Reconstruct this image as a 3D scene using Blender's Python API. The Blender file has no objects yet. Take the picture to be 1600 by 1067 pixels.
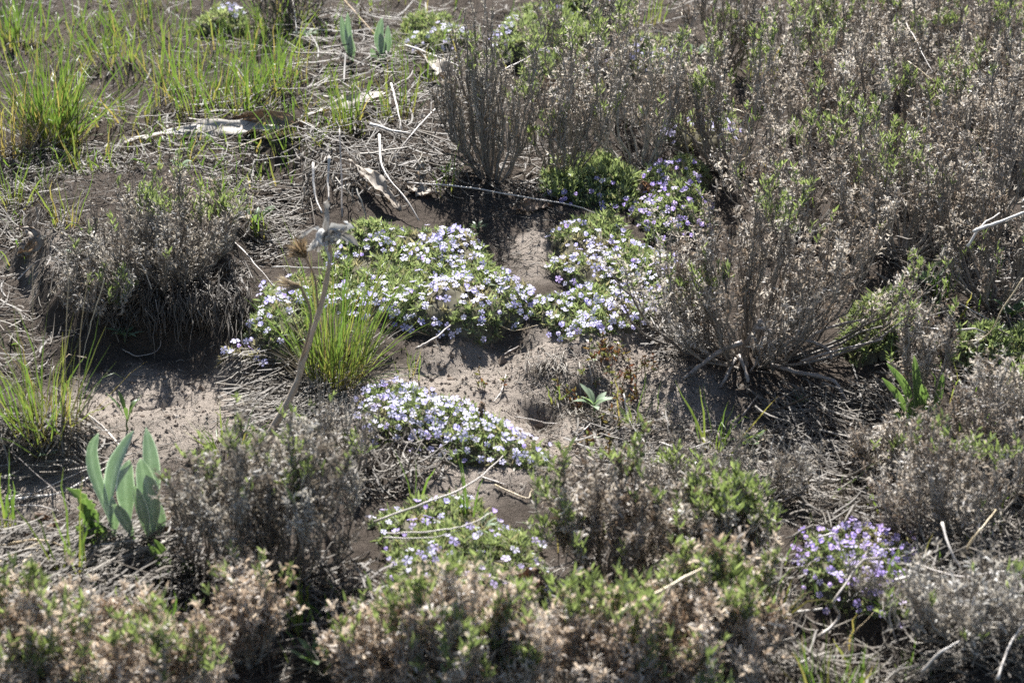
import bpy, math
import numpy as np
from mathutils import Vector, Matrix

# ------------------------------------------------------------------ camera, sky, sun, exposure
SC = bpy.context.scene
COL = SC.collection
PITCH, CAMZ, FPX = math.radians(26.0), 1.55, 3550.0
cam_d = bpy.data.cameras.new('camera'); cam = bpy.data.objects.new('camera', cam_d); COL.objects.link(cam)
cam.location = (0, 0, CAMZ); cam.rotation_euler = (math.pi / 2 - PITCH, 0, 0)
cam_d.sensor_width = 36.0; cam_d.lens = 36.0 * FPX / 1600.0
cam_d.clip_start = 0.05; cam_d.clip_end = 200.0
cam_d.dof.use_dof = True; cam_d.dof.focus_distance = 3.68; cam_d.dof.aperture_fstop = 6.8
SC.camera = cam

SUN_EL, SUN_AZ = math.radians(43.0), math.radians(-5.0)      # ahead of the camera, a touch to the left
w = bpy.data.worlds.new('World'); SC.world = w; w.use_nodes = True
nt = w.node_tree; nt.nodes.clear()
sky = nt.nodes.new('ShaderNodeTexSky'); sky.sky_type = 'NISHITA'; sky.sun_disc = False
sky.sun_elevation = SUN_EL; sky.sun_rotation = SUN_AZ
bg = nt.nodes.new('ShaderNodeBackground'); bg.inputs['Strength'].default_value = 0.05
wo = nt.nodes.new('ShaderNodeOutputWorld')
nt.links.new(sky.outputs[0], bg.inputs[0]); nt.links.new(bg.outputs[0], wo.inputs[0])
sl = bpy.data.lights.new('sun', 'SUN'); sl.energy = 5.0; sl.angle = math.radians(0.5); sl.color = (1.0, 0.985, 0.96)
so = bpy.data.objects.new('sun', sl); COL.objects.link(so)
sdir = Vector((math.sin(SUN_AZ) * math.cos(SUN_EL), math.cos(SUN_AZ) * math.cos(SUN_EL), math.sin(SUN_EL)))
so.rotation_mode = 'QUATERNION'; so.rotation_quaternion = sdir.to_track_quat('Z', 'Y'); so.location = sdir * 20
SC.view_settings.view_transform = 'Standard'; SC.view_settings.look = 'None'
SC.view_settings.exposure = 1.62; SC.view_settings.gamma = 1.0; SC.view_settings.use_curve_mapping = False
SC.cycles.max_bounces = 6; SC.cycles.diffuse_bounces = 3; SC.cycles.glossy_bounces = 2
SC.cycles.transmission_bounces = 4; SC.cycles.use_denoising = False; SC.render.filter_size = 1.2
SC.cycles.caustics_reflective = False; SC.cycles.caustics_refractive = False

# ------------------------------------------------------------------ materials
def nodes(name):
    m = bpy.data.materials.new(name); m.use_nodes = True
    t = m.node_tree; t.nodes.clear()
    return m, t, t.nodes, t.links

def ramp(N, stops):
    r = N.new('ShaderNodeValToRGB'); e = r.color_ramp.elements
    e[0].position, e[0].color = stops[0][0], (*stops[0][1], 1)
    e[1].position, e[1].color = stops[-1][0], (*stops[-1][1], 1)
    for p, c in stops[1:-1]:
        k = e.new(p); k.color = (*c, 1)
    return r

def leafy(name, stops, trans=0.35, tmul=(1.3, 1.4, 0.8), rough=0.5, spec=0.5, src='tint', sheen=0.0, vary=0.0):
    """thin plant tissue: coloured by the piece's own tint, part of the sunlight passing through"""
    m, t, N, L = nodes(name)
    if src == 'tint':
        a = N.new('ShaderNodeAttribute'); a.attribute_name = 'tint'; f = a.outputs['Fac']
    else:
        a = N.new('ShaderNodeObjectInfo'); f = a.outputs['Random']
    r = ramp(N, stops)
    if vary:
        tc = N.new('ShaderNodeTexCoord'); nz = N.new('ShaderNodeTexNoise'); nz.inputs['Scale'].default_value = vary
        L.new(tc.outputs['Object'], nz.inputs['Vector'])
        mm = N.new('ShaderNodeMath'); mm.operation = 'MULTIPLY_ADD'; mm.inputs[1].default_value = 0.5
        L.new(nz.outputs['Fac'], mm.inputs[0])
        sb = N.new('ShaderNodeMath'); sb.operation = 'SUBTRACT'; sb.inputs[1].default_value = 0.25
        L.new(f, sb.inputs[0]); L.new(sb.outputs[0], mm.inputs[2]); f = mm.outputs[0]
    L.new(f, r.inputs[0])
    p = N.new('ShaderNodeBsdfPrincipled'); p.inputs['Roughness'].default_value = rough
    p.inputs['Specular IOR Level'].default_value = spec
    if sheen:
        p.inputs['Sheen Weight'].default_value = sheen; p.inputs['Sheen Roughness'].default_value = 0.4
    L.new(r.outputs[0], p.inputs['Base Color'])
    o = N.new('ShaderNodeOutputMaterial')
    if trans > 0:
        mx = N.new('ShaderNodeMixRGB'); mx.blend_type = 'MULTIPLY'; mx.inputs[0].default_value = 1
        mx.inputs[2].default_value = (*tmul, 1); L.new(r.outputs[0], mx.inputs[1])
        tr = N.new('ShaderNodeBsdfTranslucent'); L.new(mx.outputs[0], tr.inputs[0])
        ms = N.new('ShaderNodeMixShader'); ms.inputs[0].default_value = trans
        L.new(p.outputs[0], ms.inputs[1]); L.new(tr.outputs[0], ms.inputs[2]); L.new(ms.outputs[0], o.inputs[0])
    else:
        L.new(p.outputs[0], o.inputs[0])
    return m

def woody(name, stops, rough=0.55, spec=0.5, scale=260.0, bump=0.25):
    m, t, N, L = nodes(name)
    a = N.new('ShaderNodeAttribute'); a.attribute_name = 'tint'
    tc = N.new('ShaderNodeTexCoord'); nz = N.new('ShaderNodeTexNoise'); nz.inputs['Scale'].default_value = scale
    nz.inputs['Detail'].default_value = 3
    L.new(tc.outputs['Object'], nz.inputs['Vector'])
    mm = N.new('ShaderNodeMath'); mm.operation = 'MULTIPLY_ADD'; mm.inputs[1].default_value = 0.6
    sb = N.new('ShaderNodeMath'); sb.operation = 'SUBTRACT'; sb.inputs[1].default_value = 0.3
    L.new(nz.outputs['Fac'], mm.inputs[0]); L.new(a.outputs['Fac'], sb.inputs[0]); L.new(sb.outputs[0], mm.inputs[2])
    r = ramp(N, stops); L.new(mm.outputs[0], r.inputs[0])
    p = N.new('ShaderNodeBsdfPrincipled'); p.inputs['Roughness'].default_value = rough
    p.inputs['Specular IOR Level'].default_value = spec
    L.new(r.outputs[0], p.inputs['Base Color'])
    if bump:
        b = N.new('ShaderNodeBump'); b.inputs['Strength'].default_value = bump; b.inputs['Distance'].default_value = 0.002
        L.new(nz.outputs['Fac'], b.inputs['Height']); L.new(b.outputs[0], p.inputs['Normal'])
    o = N.new('ShaderNodeOutputMaterial'); L.new(p.outputs[0], o.inputs[0])
    return m

def soil_material():
    m, t, N, L = nodes('soil')
    tc = N.new('ShaderNodeTexCoord')
    def noise(s, d=4, r=0.6):
        n = N.new('ShaderNodeTexNoise'); n.inputs['Scale'].default_value = s; n.inputs['Detail'].default_value = d
        n.inputs['Roughness'].default_value = r; L.new(tc.outputs['Object'], n.inputs['Vector']); return n
    n1, n2, n3 = noise(9, 5), noise(95, 6, 0.75), noise(420, 3, 0.7)
    sand = ramp(N, [(0.36, (0.145, 0.121, 0.099)), (0.58, (0.275, 0.235, 0.197)), (0.84, (0.42, 0.352, 0.302))])
    humus = ramp(N, [(0.36, (0.022, 0.017, 0.013)), (0.6, (0.050, 0.039, 0.031)), (0.88, (0.105, 0.083, 0.067))])
    add = N.new('ShaderNodeMath'); add.operation = 'MULTIPLY_ADD'; add.inputs[1].default_value = 0.45
    L.new(n2.outputs['Fac'], add.inputs[0])
    ad2 = N.new('ShaderNodeMath'); ad2.operation = 'MULTIPLY_ADD'; ad2.inputs[1].default_value = 0.35
    L.new(n1.outputs['Fac'], ad2.inputs[0])
    ad3 = N.new('ShaderNodeMath'); ad3.operation = 'MULTIPLY'; ad3.inputs[1].default_value = 0.42
    L.new(n3.outputs['Fac'], ad3.inputs[0]); L.new(ad3.outputs[0], ad2.inputs[2]); L.new(ad2.outputs[0], add.inputs[2])
    L.new(add.outputs[0], sand.inputs[0]); L.new(add.outputs[0], humus.inputs[0])
    a = N.new('ShaderNodeAttribute'); a.attribute_name = 'tint'
    mx = N.new('ShaderNodeMixRGB'); L.new(a.outputs['Fac'], mx.inputs[0]); L.new(humus.outputs[0], mx.inputs[1]); L.new(sand.outputs[0], mx.inputs[2])
    p = N.new('ShaderNodeBsdfPrincipled'); p.inputs['Roughness'].default_value = 1.0; p.inputs['Specular IOR Level'].default_value = 0.05
    L.new(mx.outputs[0], p.inputs['Base Color'])
    b1 = N.new('ShaderNodeBump'); b1.inputs['Strength'].default_value = 0.9; b1.inputs['Distance'].default_value = 0.009
    L.new(n2.outputs['Fac'], b1.inputs['Height'])
    b2 = N.new('ShaderNodeBump'); b2.inputs['Strength'].default_value = 0.8; b2.inputs['Distance'].default_value = 0.004
    L.new(n3.outputs['Fac'], b2.inputs['Height']); L.new(b1.outputs[0], b2.inputs['Normal']); L.new(b2.outputs[0], p.inputs['Normal'])
    o = N.new('ShaderNodeOutputMaterial'); L.new(p.outputs[0], o.inputs[0])
    return m

M = {}
M['soil'] = soil_material()
M['clod'] = woody('clod', [(0.0, (0.05, 0.038, 0.03)), (0.5, (0.17, 0.132, 0.104)), (1.0, (0.34, 0.30, 0.26))], 1.0, 0.08, 120)
M['wood'] = woody('shrub_wood', [(0.0, (0.08, 0.066, 0.054)), (0.5, (0.25, 0.22, 0.186)), (1.0, (0.47, 0.44, 0.395))], 0.6, 0.35)
M['stick'] = woody('weathered_stick', [(0.0, (0.07, 0.052, 0.042)), (0.35, (0.22, 0.18, 0.15)), (0.7, (0.42, 0.37, 0.325)), (1.0, (0.58, 0.53, 0.47))], 0.45, 0.5, 180)
M['straw_stick'] = woody('straw_stick', [(0.0, (0.16, 0.085, 0.035)), (0.5, (0.44, 0.32, 0.175)), (1.0, (0.60, 0.49, 0.32))], 0.42, 0.5, 120)
M['litter'] = leafy('straw_litter', [(0.0, (0.06, 0.048, 0.038)), (0.4, (0.145, 0.124, 0.10)), (0.75, (0.265, 0.235, 0.195)), (1.0, (0.43, 0.39, 0.33))], 0.12, (1, 0.95, 0.8), 0.6, 0.3)
M['dry'] = leafy('dry_leaf', [(0.0, (0.12, 0.09, 0.068)), (0.3, (0.285, 0.245, 0.207)), (0.65, (0.45, 0.412, 0.368)), (1.0, (0.63, 0.60, 0.56))], 0.43, (1.08, 1.02, 0.92), 0.5, 0.35)
M['tan_dry'] = leafy('tan_dry_leaf', [(0.0, (0.16, 0.11, 0.076)), (0.3, (0.32, 0.257, 0.20)), (0.65, (0.48, 0.41, 0.342)), (1.0, (0.64, 0.585, 0.52))], 0.42, (1.12, 1.0, 0.85), 0.5, 0.35)
M['grey_dry'] = leafy('grey_dry_leaf', [(0.0, (0.12, 0.10, 0.083)), (0.4, (0.27, 0.245, 0.212)), (0.75, (0.41, 0.385, 0.345)), (1.0, (0.56, 0.54, 0.505))], 0.36, (1.08, 1.02, 0.92), 0.55, 0.3)
M['shoot'] = leafy('green_shoot', [(0.0, (0.11, 0.145, 0.065)), (0.5, (0.175, 0.225, 0.10)), (1.0, (0.27, 0.32, 0.175))], 0.42, (1.25, 1.25, 0.75), 0.5, 0.4)
M['grass'] = leafy('grass_blade', [(0.0, (0.30, 0.20, 0.10)), (0.18, (0.32, 0.245, 0.12)), (0.34, (0.20, 0.215, 0.075)), (0.6, (0.125, 0.185, 0.052)), (1.0, (0.08, 0.14, 0.04))], 0.44, (1.15, 1.25, 0.65), 0.38, 0.5)
M['needle'] = leafy('phlox_needle', [(0.0, (0.33, 0.29, 0.225)), (0.16, (0.29, 0.275, 0.185)), (0.3, (0.165, 0.205, 0.10)), (0.7, (0.23, 0.285, 0.145)), (1.0, (0.35, 0.39, 0.235))], 0.42, (1.2, 1.2, 0.8), 0.45, 0.4)
M['mat'] = woody('cushion_core', [(0.0, (0.06, 0.052, 0.036)), (0.5, (0.13, 0.12, 0.085)), (1.0, (0.22, 0.20, 0.15))], 1.0, 0.05, 150)
M['petal'] = leafy('phlox_petal', [(0.0, (0.59, 0.54, 0.86)), (0.5, (0.72, 0.68, 0.90)), (1.0, (0.81, 0.76, 0.92))], 0.4, (0.92, 0.9, 1.05), 0.5, 0.3, 'random')
M['petal_deep'] = leafy('phlox_petal_deep', [(0.0, (0.49, 0.40, 0.78)), (0.5, (0.61, 0.51, 0.83)), (1.0, (0.71, 0.58, 0.84))], 0.42, (0.95, 0.88, 1.05), 0.5, 0.3, 'random')
M['eye'] = leafy('phlox_eye', [(0.0, (0.20, 0.15, 0.10)), (1.0, (0.35, 0.27, 0.10))], 0.0, src='random')
M['calyx'] = leafy('phlox_calyx', [(0.0, (0.10, 0.14, 0.05)), (1.0, (0.16, 0.19, 0.08))], 0.2, src='random')
M['woolly'] = leafy('woolly_leaf', [(0.0, (0.19, 0.245, 0.18)), (0.45, (0.30, 0.355, 0.29)), (0.8, (0.43, 0.475, 0.42)), (1.0, (0.80, 0.81, 0.78))], 0.14, (0.95, 1.3, 0.6), 0.8, 0.15, sheen=0.4, vary=110)
M['forb'] = leafy('forb_leaf', [(0.0, (0.06, 0.10, 0.038)), (0.5, (0.095, 0.15, 0.058)), (1.0, (0.22, 0.29, 0.15))], 0.34, (1.25, 1.35, 0.65), 0.45, 0.4, vary=40)
M['grey_forb'] = leafy('grey_forb_leaf', [(0.0, (0.10, 0.15, 0.085)), (0.5, (0.17, 0.235, 0.135)), (1.0, (0.33, 0.39, 0.28))], 0.35, (1.1, 1.3, 0.7), 0.55, 0.3)
M['red_forb'] = leafy('red_forb_leaf', [(0.0, (0.15, 0.05, 0.035)), (0.35, (0.15, 0.09, 0.05)), (0.6, (0.14, 0.14, 0.06)), (1.0, (0.18, 0.23, 0.10))], 0.35, (1.3, 1.2, 0.7), 0.45, 0.4)
M['dead_leaf'] = leafy('dead_broad_leaf', [(0.0, (0.16, 0.115, 0.08)), (0.5, (0.33, 0.28, 0.225)), (1.0, (0.52, 0.48, 0.42))], 0.25, (1.15, 0.95, 0.7), 0.65, 0.3, vary=150)
M['brown_leaf'] = leafy('brown_broad_leaf', [(0.0, (0.10, 0.062, 0.04)), (0.5, (0.24, 0.165, 0.11)), (1.0, (0.40, 0.31, 0.235))], 0.28, (1.2, 0.92, 0.65), 0.6, 0.3, vary=160)
M['stalk'] = woody('dead_stalk', [(0.0, (0.13, 0.09, 0.06)), (0.5, (0.30, 0.225, 0.16)), (1.0, (0.48, 0.40, 0.32))], 0.6, 0.3, 150)
M['bract'] = leafy('seed_bract', [(0.0, (0.06, 0.042, 0.03)), (0.45, (0.19, 0.14, 0.09)), (0.8, (0.38, 0.31, 0.225)), (1.0, (0.58, 0.52, 0.44))], 0.3, (1.1, 1.0, 0.8), 0.6, 0.25)
M['felt'] = leafy('withered_felt', [(0.0, (0.17, 0.14, 0.11)), (0.5, (0.40, 0.375, 0.34)), (1.0, (0.66, 0.65, 0.63))], 0.2, (1, 1, 1), 0.8, 0.2)

# ------------------------------------------------------------------ maths
def unit(v): return v / np.maximum(np.linalg.norm(v, axis=-1, keepdims=True), 1e-9)
RT = np.array([1.0, 0, 0]); FW = np.array([0, math.cos(PITCH), -math.sin(PITCH)]); UP = np.array([0, math.sin(PITCH), math.cos(PITCH)])
CAMP = np.array([0, 0, CAMZ]); Z = np.array([0, 0, 1.0])

def ray(px, py):
    px = np.asarray(px, float); py = np.asarray(py, float)
    return FW + RT * ((px - 800) / FPX)[..., None] + UP * ((533.5 - py) / FPX)[..., None]

def plane(px, py, z=0.0):
    d = ray(px, py); t = (z - CAMZ) / d[..., 2]
    return (CAMP + d * t[..., None])

def at_depth(px, py, y):
    d = ray(px, py); t = np.asarray(y) / d[..., 1]
    return CAMP + d * t[..., None]

_tab = {}
def vnoise(x, y, freq, seed):
    if seed not in _tab: _tab[seed] = np.random.default_rng(1000 + seed).random((128, 128))
    T = _tab[seed]; x = x * freq + 1000.3 + seed * 7.7; y = y * freq + 1000.7 + seed * 3.1
    i = np.floor(x).astype(int); j = np.floor(y).astype(int); u = x - i; v = y - j
    u = u * u * (3 - 2 * u); v = v * v * (3 - 2 * v)
    a = T[i % 128, j % 128]; b = T[(i + 1) % 128, j % 128]; c = T[i % 128, (j + 1) % 128]; d = T[(i + 1) % 128, (j + 1) % 128]
    return (a * (1 - u) + b * u) * (1 - v) + (c * (1 - u) + d * u) * v - 0.5

def sdist(x, y, poly):
    """signed distance to a polygon, positive inside"""
    best = np.full(x.shape, 1e9); ins = np.zeros(x.shape, bool); n = len(poly)
    for k in range(n):
        ax, ay = poly[k][0], poly[k][1]; bx, by = poly[(k + 1) % n][0], poly[(k + 1) % n][1]
        ex, ey = bx - ax, by - ay; L = ex * ex + ey * ey + 1e-12
        t = np.clip(((x - ax) * ex + (y - ay) * ey) / L, 0, 1)
        best = np.minimum(best, (x - ax - t * ex) ** 2 + (y - ay - t * ey) ** 2)
        c = (ay > y) != (by > y)
        with np.errstate(divide='ignore', invalid='ignore'):
            ins ^= c & (x < (bx - ax) * (y - ay) / (by - ay + 1e-15) + ax)
    return np.where(ins, 1, -1) * np.sqrt(best)

def sstep(a, b, v):
    t = np.clip((v - a) / (b - a), 0, 1); return t * t * (3 - 2 * t)

def ppoly(pts): return [tuple(plane(a, b)[:2]) for a, b in pts]

# ------------------------------------------------------------------ the ground
SANDY = [ppoly(p) for p in (
    [(100, 610), (200, 575), (300, 580), (420, 600), (560, 590), (650, 575), (740, 545), (850, 525), (990, 530), (1080, 560), (1160, 640), (1240, 690), (1300, 760), (1230, 800), (1080, 750), (960, 720), (860, 730), (830, 790), (700, 790), (500, 700), (330, 720), (140, 770), (0, 830), (-60, 780), (60, 720)],
    [(790, 400), (840, 370), (870, 400), (890, 445), (830, 455)],
    [(30, 420), (110, 400), (130, 470), (60, 480)])]
PLATEAUS = [  # outline on the ground, height, edge width
    (ppoly([(110, 560), (160, 548), (260, 552), (350, 556), (395, 540), (400, 450), (380, 330), (250, 300), (100, 330), (40, 420), (60, 500)]), 0.06, 0.035),
    (ppoly([(370, 590), (450, 602), (600, 592), (690, 568), (770, 535), (850, 510), (860, 420), (860, 60), (600, 40), (420, 60), (400, 320), (370, 450)]), 0.030, 0.035),
    (ppoly([(830, 545), (900, 545), (1020, 540), (1100, 480), (1080, 360), (1080, 60), (850, 60), (845, 450)]), 0.022, 0.03),
    (ppoly([(780, 575), (850, 590), (940, 590), (960, 555), (900, 535), (800, 545)]), 0.018, 0.02),
    (ppoly([(540, 745), (640, 765), (760, 768), (850, 755), (870, 700), (760, 640), (640, 600), (540, 610)]), 0.012, 0.03),
    (ppoly([(-60, 735), (40, 738), (130, 730), (170, 690), (130, 640), (0, 620), (-80, 640)]), 0.035, 0.03),
    (ppoly([(200, 290), (330, 320), (470, 325), (560, 350), (720, 340), (720, 200), (560, 110), (300, 130), (150, 200)]), 0.018, 0.09),
    (ppoly([(1040, 640), (1120, 625), (1240, 600), (1300, 540), (1280, 420), (1120, 420), (1040, 520)]), 0.012, 0.06),
]
DIPS = [(838, 632, 0.030, 0.035), (870, 655, 0.022, 0.02), (250, 622, 0.016, 0.012), (275, 626, 0.022, 0.010), (430, 300, 0.06, 0.04), (905, 615, 0.03, 0.02), (330, 960, 0.07, 0.05), (1340, 1010, 0.08, 0.05), (690, 560, 0.05, 0.012)]

def terrain(x, y):
    h = 0.030 * vnoise(x, y, 2.2, 1) + 0.02 * vnoise(x, y, 7, 2) + 0.011 * vnoise(x, y, 22, 3) + 0.007 * np.abs(vnoise(x, y, 48, 4)) + 0.004 * vnoise(x, y, 100, 5)
    wx = x + 0.03 * vnoise(x, y, 30, 6) + 0.07 * vnoise(x, y, 9, 16); wy = y + 0.03 * vnoise(x, y, 30, 7) + 0.07 * vnoise(x, y, 9, 17)
    for poly, hh, ww in PLATEAUS:
        h = h + hh * sstep(-ww, ww, sdist(wx, wy, poly))
    for px, py, r, dep in DIPS:
        c = plane(px, py); d2 = (wx - c[0]) ** 2 + ((wy - c[1]) * 0.8) ** 2
        h = h - dep * np.exp(-(d2 / (r * r)) ** 1.5)
    h = h + 0.03 * sstep(4.2, 6.0, y)
    return h

X0, X1, Y0, Y1, DG = -1.9, 1.9, 1.6, 6.6, 0.006
gx = np.arange(X0, X1, DG); gy = np.arange(Y0, Y1, DG)
HG = terrain(*np.meshgrid(gx, gy, indexing='ij'))
def H(x, y):
    fx = np.clip((np.asarray(x) - X0) / DG, 0, len(gx) - 1.001); fy = np.clip((np.asarray(y) - Y0) / DG, 0, len(gy) - 1.001)
    i = fx.astype(int); j = fy.astype(int); u = fx - i; v = fy - j
    return (HG[i, j] * (1 - u) + HG[i + 1, j] * u) * (1 - v) + (HG[i, j + 1] * (1 - u) + HG[i + 1, j + 1] * u) * v

def G(px, py, lift=0.0):
    """where the sight line through a pixel of the photograph meets the ground (or a height above it)"""
    d = ray(px, py); sh = d.shape[:-1]; d = d.reshape(-1, 3)
    lift = np.broadcast_to(np.asarray(lift, float), sh).reshape(-1)
    t = np.linspace(1.8, 7.5, 1150)
    P = CAMP + d[:, None, :] * t[None, :, None]
    below = P[..., 2] <= H(P[..., 0], P[..., 1]) + lift[:, None]
    k = np.argmax(below, axis=1)
    return P[np.arange(len(d)), k].reshape(*sh, 3)

def sandiness(x, y):
    s = np.zeros_like(x)
    for p in SANDY:
        s = np.maximum(s, sstep(-0.03, 0.04, sdist(x, y, p) + 0.05 * vnoise(x, y, 14, 8) + 0.03 * vnoise(x, y, 40, 9)))
    return 0.12 + 0.88 * s

# ------------------------------------------------------------------ mesh making
def build_mesh(name, V, faces, mats, tint=None, smooth=True, mat_idx=None):
    me = bpy.data.meshes.new(name)
    V = np.ascontiguousarray(V, np.float32)
    faces = [np.asarray(f, np.int32) for f in faces if len(f)]
    nl = sum(f.size for f in faces); nf = sum(len(f) for f in faces)
    me.vertices.add(len(V)); me.vertices.foreach_set('co', V.ravel())
    me.loops.add(nl); me.polygons.add(nf)
    me.loops.foreach_set('vertex_index', np.concatenate([f.ravel() for f in faces]))
    cnt = np.concatenate([np.full(len(f), f.shape[1], np.int32) for f in faces])
    me.polygons.foreach_set('loop_start', np.concatenate([[0], np.cumsum(cnt)[:-1]]).astype(np.int32))
    for m in (mats if isinstance(mats, (list, tuple)) else [mats]): me.materials.append(m)
    if mat_idx is not None: me.polygons.foreach_set('material_index', np.asarray(mat_idx, np.int32))
    me.polygons.foreach_set('use_smooth', np.full(nf, smooth, bool))
    if tint is not None:
        a = me.attributes.new('tint', 'FLOAT', 'POINT'); a.data.foreach_set('value', np.ascontiguousarray(np.clip(tint, 0, 1.3), np.float32))
    me.update(calc_edges=True)
    return me

class Geo:
    def __init__(self): self.V, self.F, self.T, self.n = [], {}, [], 0
    def add(self, V, faces, tint):
        V = V.reshape(-1, 3)
        for f in faces:
            if len(f): self.F.setdefault(f.shape[1], []).append(f + self.n)
        self.V.append(V); self.T.append(np.broadcast_to(tint, (len(V),)) if np.ndim(tint) < 1 else np.asarray(tint).reshape(-1)); self.n += len(V)
        return self
    def mesh(self, name, mat, org=(0, 0, 0)):
        return build_mesh(name, np.concatenate(self.V) - np.asarray(org), [np.concatenate(f) for f in self.F.values()], mat, np.concatenate(self.T))

def rows(N, P, K, closed):
    """quads for N strips of P rows and K columns"""
    kk = np.arange(K if closed else K - 1); k2 = (kk + 1) % K
    p = np.arange(P - 1)
    q = np.stack([p[:, None] * K + kk, p[:, None] * K + k2, (p[:, None] + 1) * K + k2, (p[:, None] + 1) * K + kk], -1).reshape(-1, 4)
    return (np.arange(N)[:, None, None] * (P * K) + q).reshape(-1, 4)

def tubes(paths, rad, K=4):
    N, P, _ = paths.shape
    T = np.gradient(paths, axis=1); T = unit(T)
    ref = np.where(np.abs(T[:, :1, 2:3]) > 0.8, np.array([1.0, 0.1, 0]), Z)
    A = unit(np.cross(T, np.broadcast_to(ref, T.shape))); B = np.cross(T, A)
    th = np.arange(K) * 2 * math.pi / K
    V = paths[:, :, None] + rad[:, :, None, None] * (A[:, :, None] * np.cos(th)[:, None] + B[:, :, None] * np.sin(th)[:, None])
    return V.reshape(-1, 3), [rows(N, P, K, True)]

def ribbons(paths, side, width, fold=0.0):
    """N flat blades; with a fold they get a middle vein and a V section"""
    N, P, _ = paths.shape
    T = unit(np.gradient(paths, axis=1)); S = unit(side - T * np.sum(side * T, -1, keepdims=True))
    W = width[:, :, None]
    if fold:
        Nn = np.cross(T, S)
        V = np.stack([paths - S * W * 0.5 + Nn * W * fold, paths, paths + S * W * 0.5 + Nn * W * fold], 2)
        return V.reshape(-1, 3), [rows(N, P, 3, False)]
    V = np.stack([paths - S * W * 0.5, paths + S * W * 0.5], 2)
    return V.reshape(-1, 3), [rows(N, P, 2, False)]

def scatter(tpl, tf, pos, D, Nn, L, W):
    """copies of a small template given in (along, side, normal)"""
    D = unit(D); S = unit(np.cross(D, Nn)); Nn = np.cross(S, D)
    V = pos[:, None] + D[:, None] * (tpl[:, 0] * L[:, None])[..., None] + S[:, None] * (tpl[:, 1] * W[:, None])[..., None] + Nn[:, None] * (tpl[:, 2] * L[:, None])[..., None]
    m = len(tpl)
    return V.reshape(-1, 3), [(np.arange(len(pos))[:, None, None] * m + f).reshape(-1, f.shape[1]) for f in tf]

def strip_tpl(r):
    """leaf template from rows (along, half width, bend)"""
    v = []
    for a, hw, n in r: v += [(a, -hw, n), (a, hw, n)]
    P = len(r)
    return np.array(v, float), [np.array([[2 * i, 2 * i + 1, 2 * i + 3, 2 * i + 2] for i in range(P - 1)])]

CURL = strip_tpl([(0, 0.25, 0), (0.5, 0.5, 0.14), (0.82, 0.12, 0.55)])
HOOK = strip_tpl([(0, 0.3, 0), (0.7, 0.45, 0.05), (0.84, 0.12, 0.42)])
LANCE = strip_tpl([(0, 0.22, 0), (0.55, 0.5, 0.07), (1, 0.05, 0.05)])
NEEDLE = strip_tpl([(0, 0.45, 0), (0.55, 0.5, 0.06), (1, 0.08, 0.0)])

def rdir(r, n): return unit(r.normal(size=(n, 3)))

def link(name, data, parent=None, loc=None):
    o = bpy.data.objects.new(name, data); COL.objects.link(o)
    if parent is not None: o.parent = parent
    if loc is not None: o.location = loc
    return o

LABELS = {}
def tag(o, label, cat, group=None, kind=None):
    o['label'] = label; o['category'] = cat
    if group: o['group'] = group
    if kind: o['kind'] = kind
    return o

def thing(name, label, cat, base, group=None):
    o = link(name, None, None, tuple(float(v) for v in base)); o.empty_display_size = 0.02
    return tag(o, label, cat, group)

def part(name, geo, mat, root, kind=None):
    o = link(name, geo.mesh(name, mat, tuple(root.location)), root)
    if kind: o['kind'] = kind
    return o

def along(paths, idx, t):
    P = paths.shape[1]; f = np.clip(t, 0, 0.9999) * (P - 1); i = f.astype(int); u = (f - i)[:, None]
    a = paths[idx, i]; b = paths[idx, i + 1]
    return a * (1 - u) + b * u, unit(b - a)

def smooth_path(pts, n):
    """Catmull-Rom through control points, n samples"""
    p = np.asarray(pts, float); p = np.vstack([2 * p[0] - p[1], p, 2 * p[-1] - p[-2]])
    t = np.linspace(0, len(p) - 3 - 1e-6, n); i = t.astype(int); u = (t - i)[:, None]
    a, b, c, d = p[i], p[i + 1], p[i + 2], p[i + 3]
    return 0.5 * (2 * b + (c - a) * u + (2 * a - 5 * b + 4 * c - d) * u ** 2 + (3 * b - a - 3 * c + d) * u ** 3)

# ------------------------------------------------------------------ ground sheet
def graded(a, b, step, out):
    c = list(np.arange(a, b, step)); lo, hi, s = [], [], step
    x = a
    while x > -out: s *= 1.18; x -= s; lo.append(x)
    x, s = c[-1], step
    while x < out: s *= 1.18; x += s; hi.append(x)
    return np.array(lo[::-1] + c + hi)
ux, uy = graded(-1.25, 1.25, 0.0095, 60), graded(2.05, 5.7, 0.0095, 60)
mx, my = np.meshgrid(ux, uy, indexing='ij')
gv = np.stack([mx, my, H(mx, my)], -1).reshape(-1, 3)
nx, ny = len(ux), len(uy)
qi = (np.arange(nx - 1)[:, None] * ny + np.arange(ny - 1)).reshape(-1)
gf = np.stack([qi, qi + ny, qi + ny + 1, qi + 1], -1)
ground = link('ground', build_mesh('ground', gv, [gf], M['soil'], sandiness(gv[:, 0], gv[:, 1])))
ground['kind'] = 'structure'

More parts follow.
